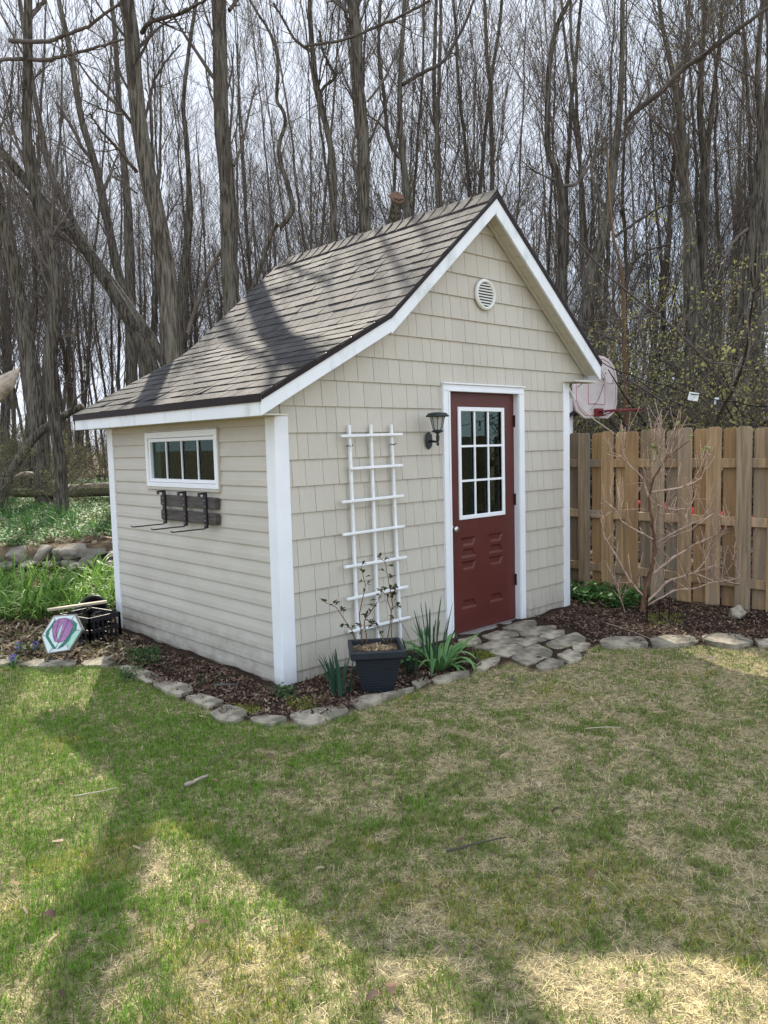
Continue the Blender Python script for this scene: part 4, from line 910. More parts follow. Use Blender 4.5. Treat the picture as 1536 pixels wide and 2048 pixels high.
for k, S in enumerate(RS):
    P = []; 
    for i, (a, b) in enumerate(S):
        P.append(at(500+a/2.56, 780+b/2.56, dpl+(g.random()-.5)*.10*(i > 0)))
    Q = []
    for i in range(len(P)-1):
        for j in range(5): Q.append(P[i].lerp(P[i+1], j/5)+Vector((g.uniform(-1, 1), g.uniform(-1, 1), g.uniform(-1, 1)))*.003)
    Q.append(P[-1]); ms.tube(Q, [.0042*(1-.6*i/len(Q)) for i in range(len(Q))], 6)
    for i in range(3, len(Q)):
        if g.random() < .62:
            base = Q[i]; d = Vector((g.uniform(-1, 1), g.uniform(-1, 1), g.uniform(-.1, .9))).normalized(); tip = base+d*.035
            ms.tube([base, tip], .001, 4)
            for e in range(g.randint(3, 5)):
                dd = (d+Vector((g.uniform(-1, 1), g.uniform(-1, 1), g.uniform(-.8, .8)))*.8); leaflet(ml, base.lerp(tip, .45+.55*e/4), dd, .026*g.uniform(.7, 1.3), .018, (.035+.03*g.random(), .05+.03*g.random(), .022))
ms.build('stem', MT['rose'], rose, smooth=True); ml.build('leaf', MT['leaf'], rose, smooth=True)
# trellis
ty = -.045; tr = thing('trellis', 'white ladder style plastic trellis leaning on the shingled front wall', 'trellis', (0.85, ty, 0))
for (tp, bt) in (((698, 850), (716, 1290)), ((741, 849), (757, 1290)), ((782, 849), (801, 1276))):
    a = on_y(*tp, ty); b = on_y(*bt, ty); m = MB(); m.beam(b, a, .022, .022, up=(0, 1, 0)); m.build('upright', MT['trellis'], tr, bevel=.003)
for (a, b) in (((465, 236), (778, 226)), ((510, 403), (779, 385)), ((470, 575), (784, 541)), ((475, 742), (789, 697)), ((483, 908), (800, 855)), ((497, 1072), (807, 1006)), ((505, 1240), (818, 1163))):
    A = on_y(500+a[0]/2.56, 780+a[1]/2.56, ty-.022); B = on_y(500+b[0]/2.56, 780+b[1]/2.56, ty-.022)
    m = MB(); m.beam(A, B, .02, .022, up=(0, 1, 0)); bo = m.build('crossbar', MT['trellis'], tr, bevel=.003)
for (px, py) in ((697, 892), (784, 889), (702, 937)):
    p = on_y(px, py, ty); m = MB()
    m.tube([p+Vector((.016*math.cos(t), .016*math.sin(t), .004*math.sin(t*2))) for t in [i*math.pi/6 for i in range(13)]]+[p+Vector((.03, -.02, .006))], .0028, 6); m.build('wire_tie', MT['cable'], tr)
# wall lantern
lp = on_y(875, 850, -.165); wall = on_y(857, 881, -.022)
ln = thing('wall_lantern', 'dark green carriage lantern with frosted glass on the wall left of the door', 'lantern', (wall.x, -.02, wall.z))
m = MB(); m.prism([(wall.x+x*1.0, -.018, wall.z+z) for x, z in ((0, .072), (.034, .045), (.040, 0), (.034, -.045), (0, -.072), (-.034, -.045), (-.040, 0), (-.034, .045))], (0, -.016, 0)); m.build('backplate', MT['lantern'], ln, bevel=.005)
zl = lp.z; ax = Vector((lp.x, lp.y, 0))
m = MB(); m.tube([(wall.x, -.03, wall.z-.005), (wall.x+.02, -.09, wall.z-.012), (lp.x, lp.y+.0, zl-.115)], .009, 8); m.lathe((lp.x, lp.y, zl-.16), [(.004, 0), (.012, .01), (.012, .02), (.006, .03), (.012, .04), (.015, .07), (.009, .09), (.02, .10)], 16); m.build('arm', MT['lantern'], ln, smooth=True)
m = MB(); m.lathe((lp.x, lp.y, zl-.062), [(.018, 0), (.044, .010), (.046, .018), (.036, .022), (.034, .026)], 20); m.build('collar', MT['lantern'], ln)
m = MB(); m.lathe((lp.x, lp.y, zl-.036), [(.032, 0), (.056, .098)], 8); m.build('lantern_glass', MT['frost'], ln)
m = MB()
for k in range(8):
    t = 2*math.pi*k/8; m.tube([(lp.x+.033*math.cos(t), lp.y+.033*math.sin(t), zl-.037), (lp.x+.0575*math.cos(t), lp.y+.0575*math.sin(t), zl+.062)], .0028, 5)
m.build('glazing_bar', MT['lantern'], ln)
m = MB(); m.lathe((lp.x, lp.y, zl+.061), [(.058, 0), (.088, .002), (.092, .008), (.086, .014), (.080, .016), (.076, .028), (.05, .034), (.02, .037), (.006, .038)], 28); m.build('cap', MT['lantern'], ln, smooth=True)
# wall rack
rk_ = thing('wall_rack', 'two weathered planks with three black hooked brackets on the side wall', 'rack', (-.03, 1.25, 1.15))
for (za, zb, s) in ((1.170, 1.257, 0), (1.055, 1.138, 1)):
    m = MB(); m.box((-.055, .71, za), (-.017, 1.575, zb)); m.build('plank', MT['greywood'], rk_, bevel=.006, seg=2)
for yy in (1.487, 1.150, .840):
    m = MB(); m.box((-.074, yy-.019, 1.028), (-.0555, yy+.019, 1.297)); m.box((-.112, yy-.019, 1.282), (-.0745, yy+.019, 1.297)); m.box((-.119, yy-.019, 1.266), (-.1125, yy+.019, 1.297))
    b = m.build('bracket', MT['black'], rk_, bevel=.002)
    m = MB(); p0 = Vector((-.066, yy, 1.034)); m.tube([p0, p0+Vector((-.012, 0, -.010)), p0+Vector((-.10, .01, -.011)), p0+Vector((-.26, .02, -.014)), p0+Vector((-.28, .02, -.006))], .005, 8); m.build('arm', MT['black'], b, smooth=True)
    m = MB()
    for z in (1.05, 1.085, 1.12, 1.19, 1.235): m.lathe((-.074, yy, z), [(.005, 0), (.004, .003), (.001, .004)], 8, (-1, 0, 0))
    m.build('bolt', MT['nickel'], b)

# ------------------------------------------------------------------ tulip plaque, crate and odds and ends at the left
dq = 5.95; pc2 = at(125, 1268, dq); pn = (CAM-pc2); pn.z = 0; pn = (Matrix.Rotation(-.28, 3, 'Z')@pn).normalized(); tilt = .22
N_ = (pn*math.cos(tilt)+Vector((0, 0, math.sin(tilt)))).normalized(); Ux = Vector((0, 0, 1)).cross(N_).normalized(); Uy = N_.cross(Ux)
pq = thing('tulip_plaque', 'hexagonal stained glass tulip plaque leaning on a small wire easel', 'garden plaque', (pc2.x, pc2.y, 0))
def PQ(x, y, h=0):                       # plaque-plane coordinates from the zoomed picture
    k = dq/F_PX/5.12; return pc2+Ux*((x-632)*k*1.06)+Uy*(-(y-1116)*k*1.05)+N_*h
hexa = [(545, 930), (757, 925), (826, 1080), (703, 1282), (487, 1306), (428, 1124)]
m = MB(); m.prism([PQ(x, y, -.045) for x, y in hexa], N_*.045); m.build('slab', MT['concrete'], pq, bevel=.004)
def piece(name, pts, h, mt, parent=pq, th=.003):
    mm = MB(); mm.prism([PQ(x, y, h) for x, y in pts], N_*th); return mm.build(name, MT[mt], parent)
inn = [(632+(x-632)*.93, 1116+(y-1116)*.93) for x, y in hexa]
piece('opal_glass', inn, .0005, 'pane_white'); piece('mint_glass', [(808, 1092), (700, 1262), (680, 1212), (745, 1108)], .0036, 'pane_mint'); piece('opal_glass', [(700, 945), (745, 945), (800, 1070), (770, 1078)], .0036, 'pane_white')
piece('tulip_leaf', [(725, 975), (772, 1020), (767, 1080), (722, 1130), (692, 1190), (640, 1240), (585, 1262), (612, 1225), (660, 1180), (700, 1110), (742, 1050)], .0046, 'pane_green')
piece('tulip_leaf', [(562, 970), (577, 1000), (542, 1030), (512, 1080), (502, 1130), (540, 1200), (577, 1256), (545, 1256), (508, 1190), (478, 1140), (478, 1088), (515, 1040)], .0046, 'pane_green')
tl = piece('tulip_flower', [(545, 1010), (600, 965), (665, 960), (720, 985), (737, 1040), (702, 1120), (660, 1180), (610, 1195), (560, 1185), (545, 1120), (540, 1060)], .0048, 'pane_purple')
piece('green_streak', [(640, 1008), (622, 1080), (602, 1150), (580, 1172), (588, 1120), (612, 1060)], .0085, 'pane_mint', tl, .0012)
m = MB()
for ln_ in ([(545, 1010), (600, 965), (665, 960), (720, 985), (737, 1040), (702, 1120), (660, 1180), (610, 1195), (560, 1185), (545, 1120), (540, 1060), (545, 1010)], [(600, 1190), (650, 1080), (690, 970)], [(590, 1185), (572, 1090), (600, 985)], [(745, 945), (715, 985)], [(810, 1085), (762, 1092)], [(690, 1265), (676, 1215)], [(510, 1285), (545, 1250)], [(440, 1122), (480, 1118)], [(552, 945), (565, 975)], [(570, 1250), (600, 1190)]):
    m.tube([PQ(x, y, .0085) for x, y in ln_], .0016, 5)
m.build('lead_line', MT['darkmetal'], pq)
m = MB(); k = dq/F_PX/5.12
for sx in (-1, 1):
    b0 = PQ(600+sx*75, 1290, .02); f0 = Vector((b0.x, b0.y, .012))+pn*.04
    m.tube([f0+pn*.0+Vector((0, 0, .035)), f0+pn*.03+Vector((0, 0, .02)), f0+pn*.02+Vector((0, 0, -.005)), f0-pn*.01, b0-N_*.0+Vector((0, 0, -.02)), PQ(600+sx*75, 1280, -.055), PQ(600+sx*55, 1080, -.06)], .005, 7)
    m.tube([PQ(600+sx*55, 1080, -.06), Vector((pc2.x, pc2.y, .0))-pn*.16+Ux*sx*.05], .005, 7)
m.tube([PQ(525, 1300, -.02), PQ(675, 1290, -.02)], .005, 7); m.build('wire_easel', MT['blackiron'], pq, smooth=True)
# crate
cn = onground(181, 1292, 0); e1_ = (onground(223, 1281, 0)-cn); e1_.z = 0; e1_ = e1_.normalized(); e2_ = Vector((-e1_.y, e1_.x, 0))
if e2_.dot(RH) > 0: e2_ = -e2_
cr = thing('plastic_crate', 'black slatted plastic crate full of dark netting beside the shed corner', 'crate', tuple(cn)); CW, CD, CH = .30, .40, .235
def CP(u, v, z): return cn+e1_*u+e2_*v+Vector((0, 0, z))
m = MB(); t = .012
for (a, b) in (((0, 0), (CW, 0)), ((CW, 0), (CW, CD)), ((CW, CD), (0, CD)), ((0, CD), (0, 0))):
    A = CP(*a, 0); B = CP(*b, 0)
    for z, h in ((.020, .040), (.115, .030), (CH-.02, .040)): m.beam(A+Vector((0, 0, z)), B+Vector((0, 0, z)), t, h)
    n = 7
    for i in range(n+1): p = A.lerp(B, i/n); m.beam(p, p+Vector((0, 0, CH-.003)), .022 if i in (0, n) else .020, .013 if i in (0, n) else .008, up=(1, 0, 0))
m.build('crate_frame', MT['black'], cr); m = MB(); m.prism([CP(0, 0, .005), CP(CW, 0, .005), CP(CW, CD, .005), CP(0, CD, .005)], (0, 0, .008)); m.build('crate_floor', MT['black'], cr)
nt = thing('garden_netting', 'tangle of dark garden netting heaped in the black crate', 'netting', tuple(CP(CW/2, CD/2, .02))); m = MB(); g = random.Random(9)
for i in range(150):
    p = CP(g.uniform(.03, CW-.03), g.uniform(.03, CD-.03), g.uniform(.04, .22)); P = [p]
    for j in range(5): p = p+Vector((g.uniform(-1, 1), g.uniform(-1, 1), g.uniform(-.4, .35)))*.06; q = p-cn; u = min(max(q.dot(e1_), .015), CW-.015); v = min(max(q.dot(e2_), .015), CD-.015); p = CP(u, v, min(max(p.z, .03), CH+.06)); P.append(p)
    m.tube(P, g.choice([.003, .004, .008]), 5)
m.build('netting', MT['cable'], nt, smooth=True)
pk = thing('wooden_board', 'pale narrow wooden board lying across the back of the black crate', 'board', tuple(CP(.1, CD*.6, CH)))
m = MB(); m.beam(at(95, 1220, depth_of(CP(0, CD, 0))+.12), at(214, 1203, depth_of(CP(CW, CD*.2, 0))+.3), .05, .022); m.build('plank', MT['plank'], pk, bevel=.003)
hp = on_x(226, 1215, -.22); hz = .12
ho = thing('nursery_pot', 'black ribbed nursery pot tipped on its side between crate and shed corner', 'pot', (-.25, 2.62, .0))
m = MB(); pc3 = Vector((-.17, 2.72, .135)); axp = Vector((-.35, -.45, .32)).normalized()
m.lathe(pc3-axp*.12, [(.07, 0), (.095, .01), (.115, .22), (.13, .222), (.132, .245), (.122, .247), (.108, .20), (.088, .02), (.01, .015)], 24, axp); m.build('pot', MT['black'], ho, smooth=True)
# blue hyacinths beside the plaque
for (px, py, lb, sd) in ((40, 1296, 'blue hyacinth flower head left of the tulip plaque', 1), (72, 1295, 'second blue hyacinth close to the left side of the tulip plaque', 2), (27, 1323, 'small blue hyacinth drooping over the edging stone', 3)):
    p = onground(px, py+14, 0); t = thing('hyacinth', lb, 'flower', (p.x, p.y, 0)); g = random.Random(sd); m = MB()
    for i in range(7): strap(m, (p.x, p.y, 0), g.random()*6.3, .15, .013, g.random()*.9+.2, .8, green(g), k=5)
    m.build('leaf', MT['leaf'], t, smooth=True); m = MB(); m.tube([(p.x, p.y, 0), (p.x+.005, p.y, .07)], .004, 6, col=(.06, .14, .04)); m.build('stem', MT['leaf'], t); m = MB()
    for i in range(46):
        a = g.random()*6.3; z = .045+.06*g.random(); d = Vector((math.cos(a), math.sin(a), g.uniform(-.2, .6))); q = Vector((p.x, p.y, z))+d*.012; leaflet(m, q, d, .017, .010, (.13+.1*g.random(), .14+.1*g.random(), .42+.2*g.random()))
    m.build('petal', MT['leaf'], t)

# ------------------------------------------------------------------ fence, shrub, hoop, lights on the right
FX = 4.25
fn = thing('wooden_fence', 'shadowbox cedar fence with dog eared boards running from behind the shed', 'fence', (FX, -1, 0))
def picket(y, front, seed):
    g = random.Random(seed); w = .138 if front else .130; zt = 1.70+g.uniform(-.012, .012)-.0*y; x = FX-.040 if front else FX+.022; c = .022
    m = MB(); m.prism([(x, y-w/2, .02), (x, y+w/2, .02), (x, y+w/2, zt-c), (x, y+w/2-c, zt), (x, y-w/2+c, zt), (x, y-w/2, zt-c)], (.018, 0, 0))
    o = m.build('picket', MT[g.choice(['cedar', 'cedar', 'cedar', 'cedar_grey', 'cedar_back'] if front else ['cedar_back', 'cedar_back', 'cedar', 'cedar_grey'])], fn, bevel=.0015); return o
fy0 = 0.336
for k in range(-6, 17):
    y = fy0-.28*k
    picket(y, True, 100+k); picket(y-.130, False, 200+k)
for z in (.26, .83, 1.37):
    m = MB(); m.box((FX-.0215, -5.0, z-.042), (FX+.0215, 2.2, z+.042)); m.build('rail', MT['cedar'], fn, bevel=.003)
for y in (-4.6, -2.35, 1.95): m = MB(); m.box((FX+.045, y-.045, -.1), (FX+.135, y+.045, 1.62)); m.build('post', MT['cedar_back'], fn)
# red kayak leaning beyond the fence, seen through the gaps
ky = thing('kayak', 'bright red plastic kayak hull glimpsed through gaps in the fence', 'kayak', (5.3, -.9, 0)); a = at(1262, 1012, 8.6); b = at(1580, 1062, 7.2); m = MB()
P = [a.lerp(b, i/16) for i in range(17)]; P = [p+Vector((0, 0, .06*abs(i/8-1)**2)) for i, p in enumerate(P)]
m.tube(P, [.004+.085*math.sin(math.pi*i/16)**.7 for i in range(17)], 14); m.build('hull', MT['kayak'], ky, smooth=True)
m = MB()
for t in (.3, .7):
    q = a.lerp(b, t)
    for s in (-1, 1): m.tube([q+Vector((0, 0, -.10)), Vector((q.x+s*.25, q.y, 0))], .02, 6)
m.build('trestle', MT['greywood'], ky)
# bare shrub
sh = onground(1283, 1226, 0); sh = Vector((sh.x, sh.y, 0)); dsh = depth_of(sh)
hy = thing('bare_shrub', 'nearly leafless shrub with peeling brown stems and pale green buds before the fence', 'shrub', tuple(sh))
SB = [([(812, 1655), (828, 1540), (860, 1430), (888, 1310), (880, 1190), (868, 1090), (850, 990), (880, 880), (930, 800), (980, 740), (1050, 690), (1097, 650)], .026),
      ([(850, 990), (820, 880), (740, 800), (690, 748), (622, 720)], .009), ([(980, 750), (920, 700), (870, 660), (845, 612)], .007), ([(940, 790), (905, 745), (880, 710)], .006),
      ([(866, 960), (990, 940), (1080, 920), (1150, 880), (1185, 800), (1188, 735)], .010), ([(856, 1000), (920, 1040), (1010, 1060), (1080, 1050), (1110, 1000), (1130, 930)], .008),
      ([(884, 1230), (800, 1190), (700, 1130), (660, 1060), (580, 990)], .010), ([(870, 1040), (960, 1120), (985, 1150)], .007), ([(888, 1255), (980, 1200), (1100, 1140), (1200, 1095), (1230, 1078)], .009),
      ([(870, 1430), (1000, 1330), (1110, 1260), (1250, 1200), (1380, 1180), (1430, 1122)], .012), ([(826, 1560), (740, 1460), (660, 1310), (600, 1220), (580, 1110), (642, 1068)], .010),
      ([(840, 1590), (960, 1470), (1090, 1430), (1200, 1390), (1330, 1350), (1390, 1260), (1420, 1200)], .012), ([(840, 1610), (1000, 1520), (1120, 1510), (1200, 1480), (1300, 1462)], .009),
      ([(1130, 1430), (1230, 1470), (1340, 1460), (1376, 1436)], .007), ([(1110, 1428), (1170, 1360), (1210, 1280), (1270, 1210)], .007), ([(1300, 1472), (1450, 1500), (1545, 1488)], .006),
      ([(690, 1120), (680, 1060), (800, 1055)], .005), ([(720, 1670), (690, 1560), (650, 1450), (600, 1350)], .006), ([(895, 1290), (980, 1215), (1090, 1175), (1180, 1110)], .007), ([(860, 910), (845, 850)], .005),
      ([(930, 800), (945, 860), (980, 860)], .004), ([(700, 748), (720, 690), (700, 612)], .005), ([(900, 700), (935, 640), (930, 600)], .005), ([(975, 740), (1000, 660), (1020, 580)], .005), ([(1160, 860), (1145, 850)], .004), ([(1240, 1205), (1290, 1200), (1300, 1160)], .005), ([(1080, 1050), (1065, 1100), (1080, 1140)], .005), ([(1330, 1350), (1350, 1300), (1435, 1290)], .005)]
mt_ = MB(); mb = MB(); g = random.Random(17); tips = []
def sxy(a, b, off): return at(1000+a/2.866, 650+b/2.866, dsh+off)
for k, (S, r) in enumerate(SB):
    o1 = 0 if k == 0 else g.uniform(-.32, .22); P = [sxy(a, b, o1*min(1, (i/(len(S)-1))*1.3)) for i, (a, b) in enumerate(S)]
    if P[0].z < .06: P[0].z = -.02
    Q = []
    for i in range(len(P)-1):
        for j in range(5): Q.append(P[i].lerp(P[i+1], j/5)+Vector((g.uniform(-1, 1), g.uniform(-1, 1), g.uniform(-1, 1)))*(.004 if k else .006))
    Q.append(P[-1]); n = len(Q); end = .35 if k else .16
    r *= 1.08 if k else .9; rad = [r*(1-(1-end)*i/(n-1))*(1.25 if (i % 5 == 0 and k) else g.uniform(.85, 1.1)) for i in range(n)]
    (mt_ if k == 0 else mb).tube(Q, rad, 8 if k == 0 else 6); tips.append(Q[-1])
    if k:
        for i in range(4, n, 2):
            if g.random() < .6:
                d = Vector((g.uniform(-1, 1), g.uniform(-1, 1), g.uniform(-.2, 1))).normalized(); L = g.uniform(.04, .19); e = Q[i]+d*L
                mb.tube([Q[i], Q[i]+d*L*.5+Vector((0, 0, .006)), e], [r*.38, r*.3, r*.22], 5)
                mb.tube([e, e+d*.016], [r*.34, .0008], 5)
for k, (S, r) in enumerate(SB[1:]):                              # fine upright shoots along the stems
    for e in range(6):
        i = g.randint(0, len(S)-2); t = g.random(); a0 = S[i][0]*(1-t)+S[i+1][0]*t; b0_ = S[i][1]*(1-t)+S[i+1][1]*t
        p = sxy(a0, b0_, g.uniform(-.12, .08)); L = g.uniform(.10, .34); d = Vector((g.uniform(-.5, .5), g.uniform(-.5, .5), 1)).normalized(); q = p+d*L*.5+Vector((g.uniform(-.02, .02), g.uniform(-.02, .02), 0)); e_ = q+(d+Vector((g.uniform(-.3, .3), g.uniform(-.3, .3), .2))).normalized()*L*.5
        mb.tube([p, q, e_], [.0036, .0028, .0018], 5); mb.tube([e_, e_+d*.010, e_+d*.022], [.003, .0042, .0006], 5); mb.tube([q, q+Vector((g.uniform(-1, 1), g.uniform(-1, 1), .8)).normalized()*.03], [.0025, .0008], 4)
g2 = random.Random(6); mp = MB()
for i in range(16):                                             # peeling bark on the main stem
    a, b = SB[0][0][g2.randint(0, 4)]; p = sxy(a+g2.uniform(-14, 14), b+g2.uniform(-40, 40), -.02); d = Vector((g2.uniform(-1, 1), g2.uniform(-1, 1), g2.uniform(-.6, 1))).normalized()
    leaflet(mp, p, d, .05, .014, (.20, .11, .07))
mt_.build('trunk', MT['shrub_t'], hy, smooth=True); mb.build('branch', MT['shrub'], hy, smooth=True); mp.build('peeling_bark', MT['litter'], hy)
ml = MB()
for (a, b, s) in ((700, 612, 1.1), (622, 718, .7), (845, 605, 1.1), (930, 600, 1.1), (1020, 574, 1.5), (1097, 645, 1.2), (880, 706, 1.5), (900, 735, 1.1), (1188, 716, 1.5), (876, 784, 1.1), (850, 826, .7), (860, 725, 1.0), (1335, 1050, .6), (1430, 1115, .5), (1165, 720, 1.0)):
    p = sxy(a, b, g.uniform(-.15, .12))
    for i in range(int(9*s)): leaflet(ml, p, Vector((g.uniform(-1, 1), g.uniform(-1, 1), g.uniform(-.3, 1.2))), .034*s*g.uniform(.6, 1.2), .017*s, (.22+.12*g.random(), .30+.1*g.random(), .10+.05*g.random()))
ml.build('bud', MT['leaf'], hy, smooth=True)
stk = thing('plant_stake', 'pair of thin black metal plant stakes at the foot of the bare shrub', 'stake', (sh.x, sh.y-.1, 0)); m = MB()
for (px, y0, y1) in ((1338, 1192, 1244), (1294, 1190, 1245), (1318, 1205, 1246)):
    b = onground(px, y1, 0); m.tube([b, at(px+1, y0, depth_of(b))], .005, 6)
m.build('stake', MT['cable'], stk)
# basketball hoop beyond the fence
dh = 10.2; bc = at(1193, 774, dh); hn = (RH*.70-FH*.714).normalized(); hu = Vector((0, 0, 1)); hr = hu.cross(hn)      # hn: the way the board faces
hoop = thing('basketball_hoop', 'old white basketball backboard with red rim on a white pole beyond the fence', 'basketball hoop', (bc.x-hn.x*.5, bc.y-hn.y*.5, 0))
HW, HH = .545, .40
outline = [(-.62, -1), (.62, -1)]; outline = [(-.55, -1.02), (.55, -1.02), (.88, -.80), (1, -.5), (1, .25), (.93, .55), (.80, .78), (.6, .94), (.35, 1.02), (-.35, 1.02), (-.6, .94), (-.80, .78), (-.93, .55), (-1, .25), (-1, -.5), (-.88, -.80)]
def HB(x, z, n=0): return bc+hr*(x*HW)+hu*(z*HH)+hn*n
m = MB(); m.prism([HB(x, z) for x, z in outline], -hn*.03); m.build('backboard', MT['board'], hoop, bevel=.006)
m = MB(); ol = [(x*.9, z*.9) for x, z in outline]; m.tube([HB(x, z, .003) for x, z in ol+[ol[0]]], .006, 4)
m.tube([HB(x, z, .003) for x, z in ((-.38, -.55), (-.38, .28), (.38, .28), (.38, -.55), (-.38, -.55))], .006, 4); m.build('painted_line', MT['redline'], hoop)
rim_c = HB(0, -.80, .15+.23); m = MB(); m.tube([rim_c+(hn*math.cos(t)+hr*math.sin(t))*.23 for t in [i*2*math.pi/28 for i in range(29)]], .010, 8, caps=False); rim = m.build('rim', MT['red'], hoop, smooth=True)
m = MB(); m.prism([HB(-.13, -.95), HB(.13, -.95), HB(.13, -.70), HB(-.13, -.70)], hn*.06); m.beam(HB(-.1, -.93, .05), rim_c-hn*.19-hr*.07-hu*.012, .012, .012); m.beam(HB(.1, -.93, .05), rim_c-hn*.19+hr*.07-hu*.012, .012, .012); m.prism([HB(-.13, -.80, .05), HB(.13, -.80, .05), HB(.13, -.77, .05), HB(-.13, -.77, .05)], hn*.11); m.build('rim_bracket', MT['red'], hoop)
pb = at(1141, 900, dh+.25); m = MB(); m.tube([(pb.x, pb.y, -.05), (pb.x, pb.y, 2.32)], .036, 12); m.build('pole', MT['white'], hoop, smooth=True)
m = MB(); pt = Vector((pb.x, pb.y, 2.26))
for s in (-1, 1):
    m.beam(pt+hr*s*.05, HB(s*.2, .35, -.03), .03, .04); m.beam(pt+hr*s*.05+Vector((0, 0, -.32)), HB(s*.2, -.45, -.03), .03, .04)
m.build('bracing', MT['black'], hoop)
# string lights and a stay cable
sl = thing('string_lights', 'black cable of clear festoon bulbs strung from the shed eave past the fence', 'string lights', (3.7, -.15, 2.33))
CB_ = [(1200, 722, depth_of((3.72, -.15, 2.3))), (1259, 748, 7.6), (1336, 771, 7.4), (1401, 790, 7.2), (1472, 803, 7.0), (1540, 812, 6.8), (1700, 820, 6.3)]
P = [at(*c) for c in CB_]; Q = []
for i in range(len(P)-1):
    for j in range(6): t = j/6; q = P[i].lerp(P[i+1], t); q.z -= .02*math.sin(math.pi*t); Q.append(q)
Q.append(P[-1]); m = MB(); m.tube(Q, .0042, 6); m.build('cable', MT['cable'], sl, smooth=True)
bulbg = glass_mat('bulb_glass', (.86, .86, .84))
for (px, py, d) in ((1256, 754, 7.6), (1337, 775, 7.4), (1436, 800, 7.1), (1534, 815, 6.8)):
    p = at(px, py, d); m = MB(); m.lathe(p+Vector((0, 0, -.045)), [(.012, 0), (.014, .03), (.009, .05)], 12); so = m.build('bulb_socket', MT['black'], sl)
    m = MB(); m.lathe(p+Vector((0, 0, -.112)), [(.004, 0), (.02, .012), (.026, .032), (.02, .052), (.011, .068)], 14); m.build('bulb', bulbg, so, smooth=True)
def tag_card(px, py, d, w, h, rot, label, lines):
    c = at(px, py, d); n = (CAM-c).normalized(); u = Vector((0, 0, 1)).cross(n).normalized(); v = n.cross(u); u, v = u*math.cos(rot)+v*math.sin(rot), v*math.cos(rot)-u*math.sin(rot)
    t = thing('paper_tag', label, 'tag', tuple(c)); m = MB(); m.prism([c+u*(sx*w/2)+v*(sy*h/2) for sx, sy in ((-1, -1), (1, -1), (1, 1), (-1, 1))], -n*.002); m.build('card', MT['paper'], t)
    m = MB()
    for k in range(lines): y = (.32-.64*k/max(lines-1, 1))*h; m.prism([c+u*(sx*w)+v*(y+sy*h*.03)+n*.0006 for sx, sy in ((-.38, -1), (.30-.2*(k % 2), -1), (.30-.2*(k % 2), 1), (-.38, 1))], -n*.0004)
    m.build('printed_line', MT['ink'], t); m = MB(); m.tube([c+v*h*.5, c+v*h*.5+Vector((0, 0, .03))], .0015, 4); m.build('hanger', MT['cable'], t)
tag_card(1387, 793, 7.25, .088, .075, -.22, 'larger white paper tag hanging from the string light cable', 4)
tag_card(1433, 802, 7.12, .036, .062, -.1, 'small narrow white paper tag hanging beside the larger tag', 3)
stc = thing('stay_cable', 'thin pale cable slanting from the shed corner down to the fence top', 'cable', (3.4, 0, 2.1)); P = [at(1137, 776, depth_of((3.42, .1, 2))), at(1150, 800, 7.6), at(1158, 813, 7.7), at(1190, 840, 7.9), at(1230, 868, depth_of((FX, .18, 1.7)))]
m = MB(); m.tube(P, .005, 6); m.build('cable', MT['rope'], stc, smooth=True); m = MB(); m.tube([P[0], P[1]], .013, 8); m.build('turnbuckle', MT['offwhite'], stc)

# ------------------------------------------------------------------ trees
def catmull(P, n):
    P = np.asarray(P, float); Q = np.concatenate([[2*P[0]-P[1]], P, [2*P[-1]-P[-2]]]); out = []
    m = len(P)-1
    for t in np.linspace(0, m-1e-6, n):
        i = int(t); f = t-i; a, b, c, d = Q[i], Q[i+1], Q[i+2], Q[i+3]
        out.append(.5*((2*b)+(-a+c)*f+(2*a-5*b+4*c-d)*f*f+(-a+3*b-3*c+d)*f**3))
    return np.array(out)
def spawn(g, P, Rr, cnt, t0, t1, ang, lenf, K, up, wig, rs=.6, rmin=.003, end=.3, abs_len=False):
    """cnt children grown from the parent paths; angles in radians off the parent; bending upward by `up`"""
    N, K0, _ = P.shape; seg = np.linalg.norm(np.diff(P, axis=1), axis=2).sum(1)
    i = g.choice(N, cnt, p=seg/seg.sum()); t = t0+(t1-t0)*g.random(cnt); f = t*(K0-1); j = np.minimum(f.astype(int), K0-2); f = f-j
    b = P[i, j]*(1-f)[:, None]+P[i, j+1]*f[:, None]; T = P[i, j+1]-P[i, j]; T /= np.linalg.norm(T, axis=1, keepdims=True)+1e-9
    r = (Rr[i, j]*(1-f)+Rr[i, j+1]*f)*rs*(.6+.5*g.random(cnt))
    q = g.normal(size=(cnt, 3)); q -= T*(q*T).sum(1, keepdims=True); q /= np.linalg.norm(q, axis=1, keepdims=True)+1e-9
    a = ang[0]+(ang[1]-ang[0])*g.random(cnt); d = T*np.cos(a)[:, None]+q*np.sin(a)[:, None]
    L = (lenf[0]+(lenf[1]-lenf[0])*g.random(cnt))*(1 if abs_len else seg[i]*(1.15-.75*t)); st = L/(K-1)
    pts = [b]; p = b
    for k in range(K-1):
        d = d+np.array([0, 0, 1.])*up/(K-1)+g.normal(size=(cnt, 3))*wig; d /= np.linalg.norm(d, axis=1, keepdims=True); p = p+d*st[:, None]; pts.append(p)
    taper = np.linspace(1, end, K)[None]
    return np.stack(pts, 1), np.maximum(r[:, None]*taper, rmin*np.linspace(1, .6, K)[None])
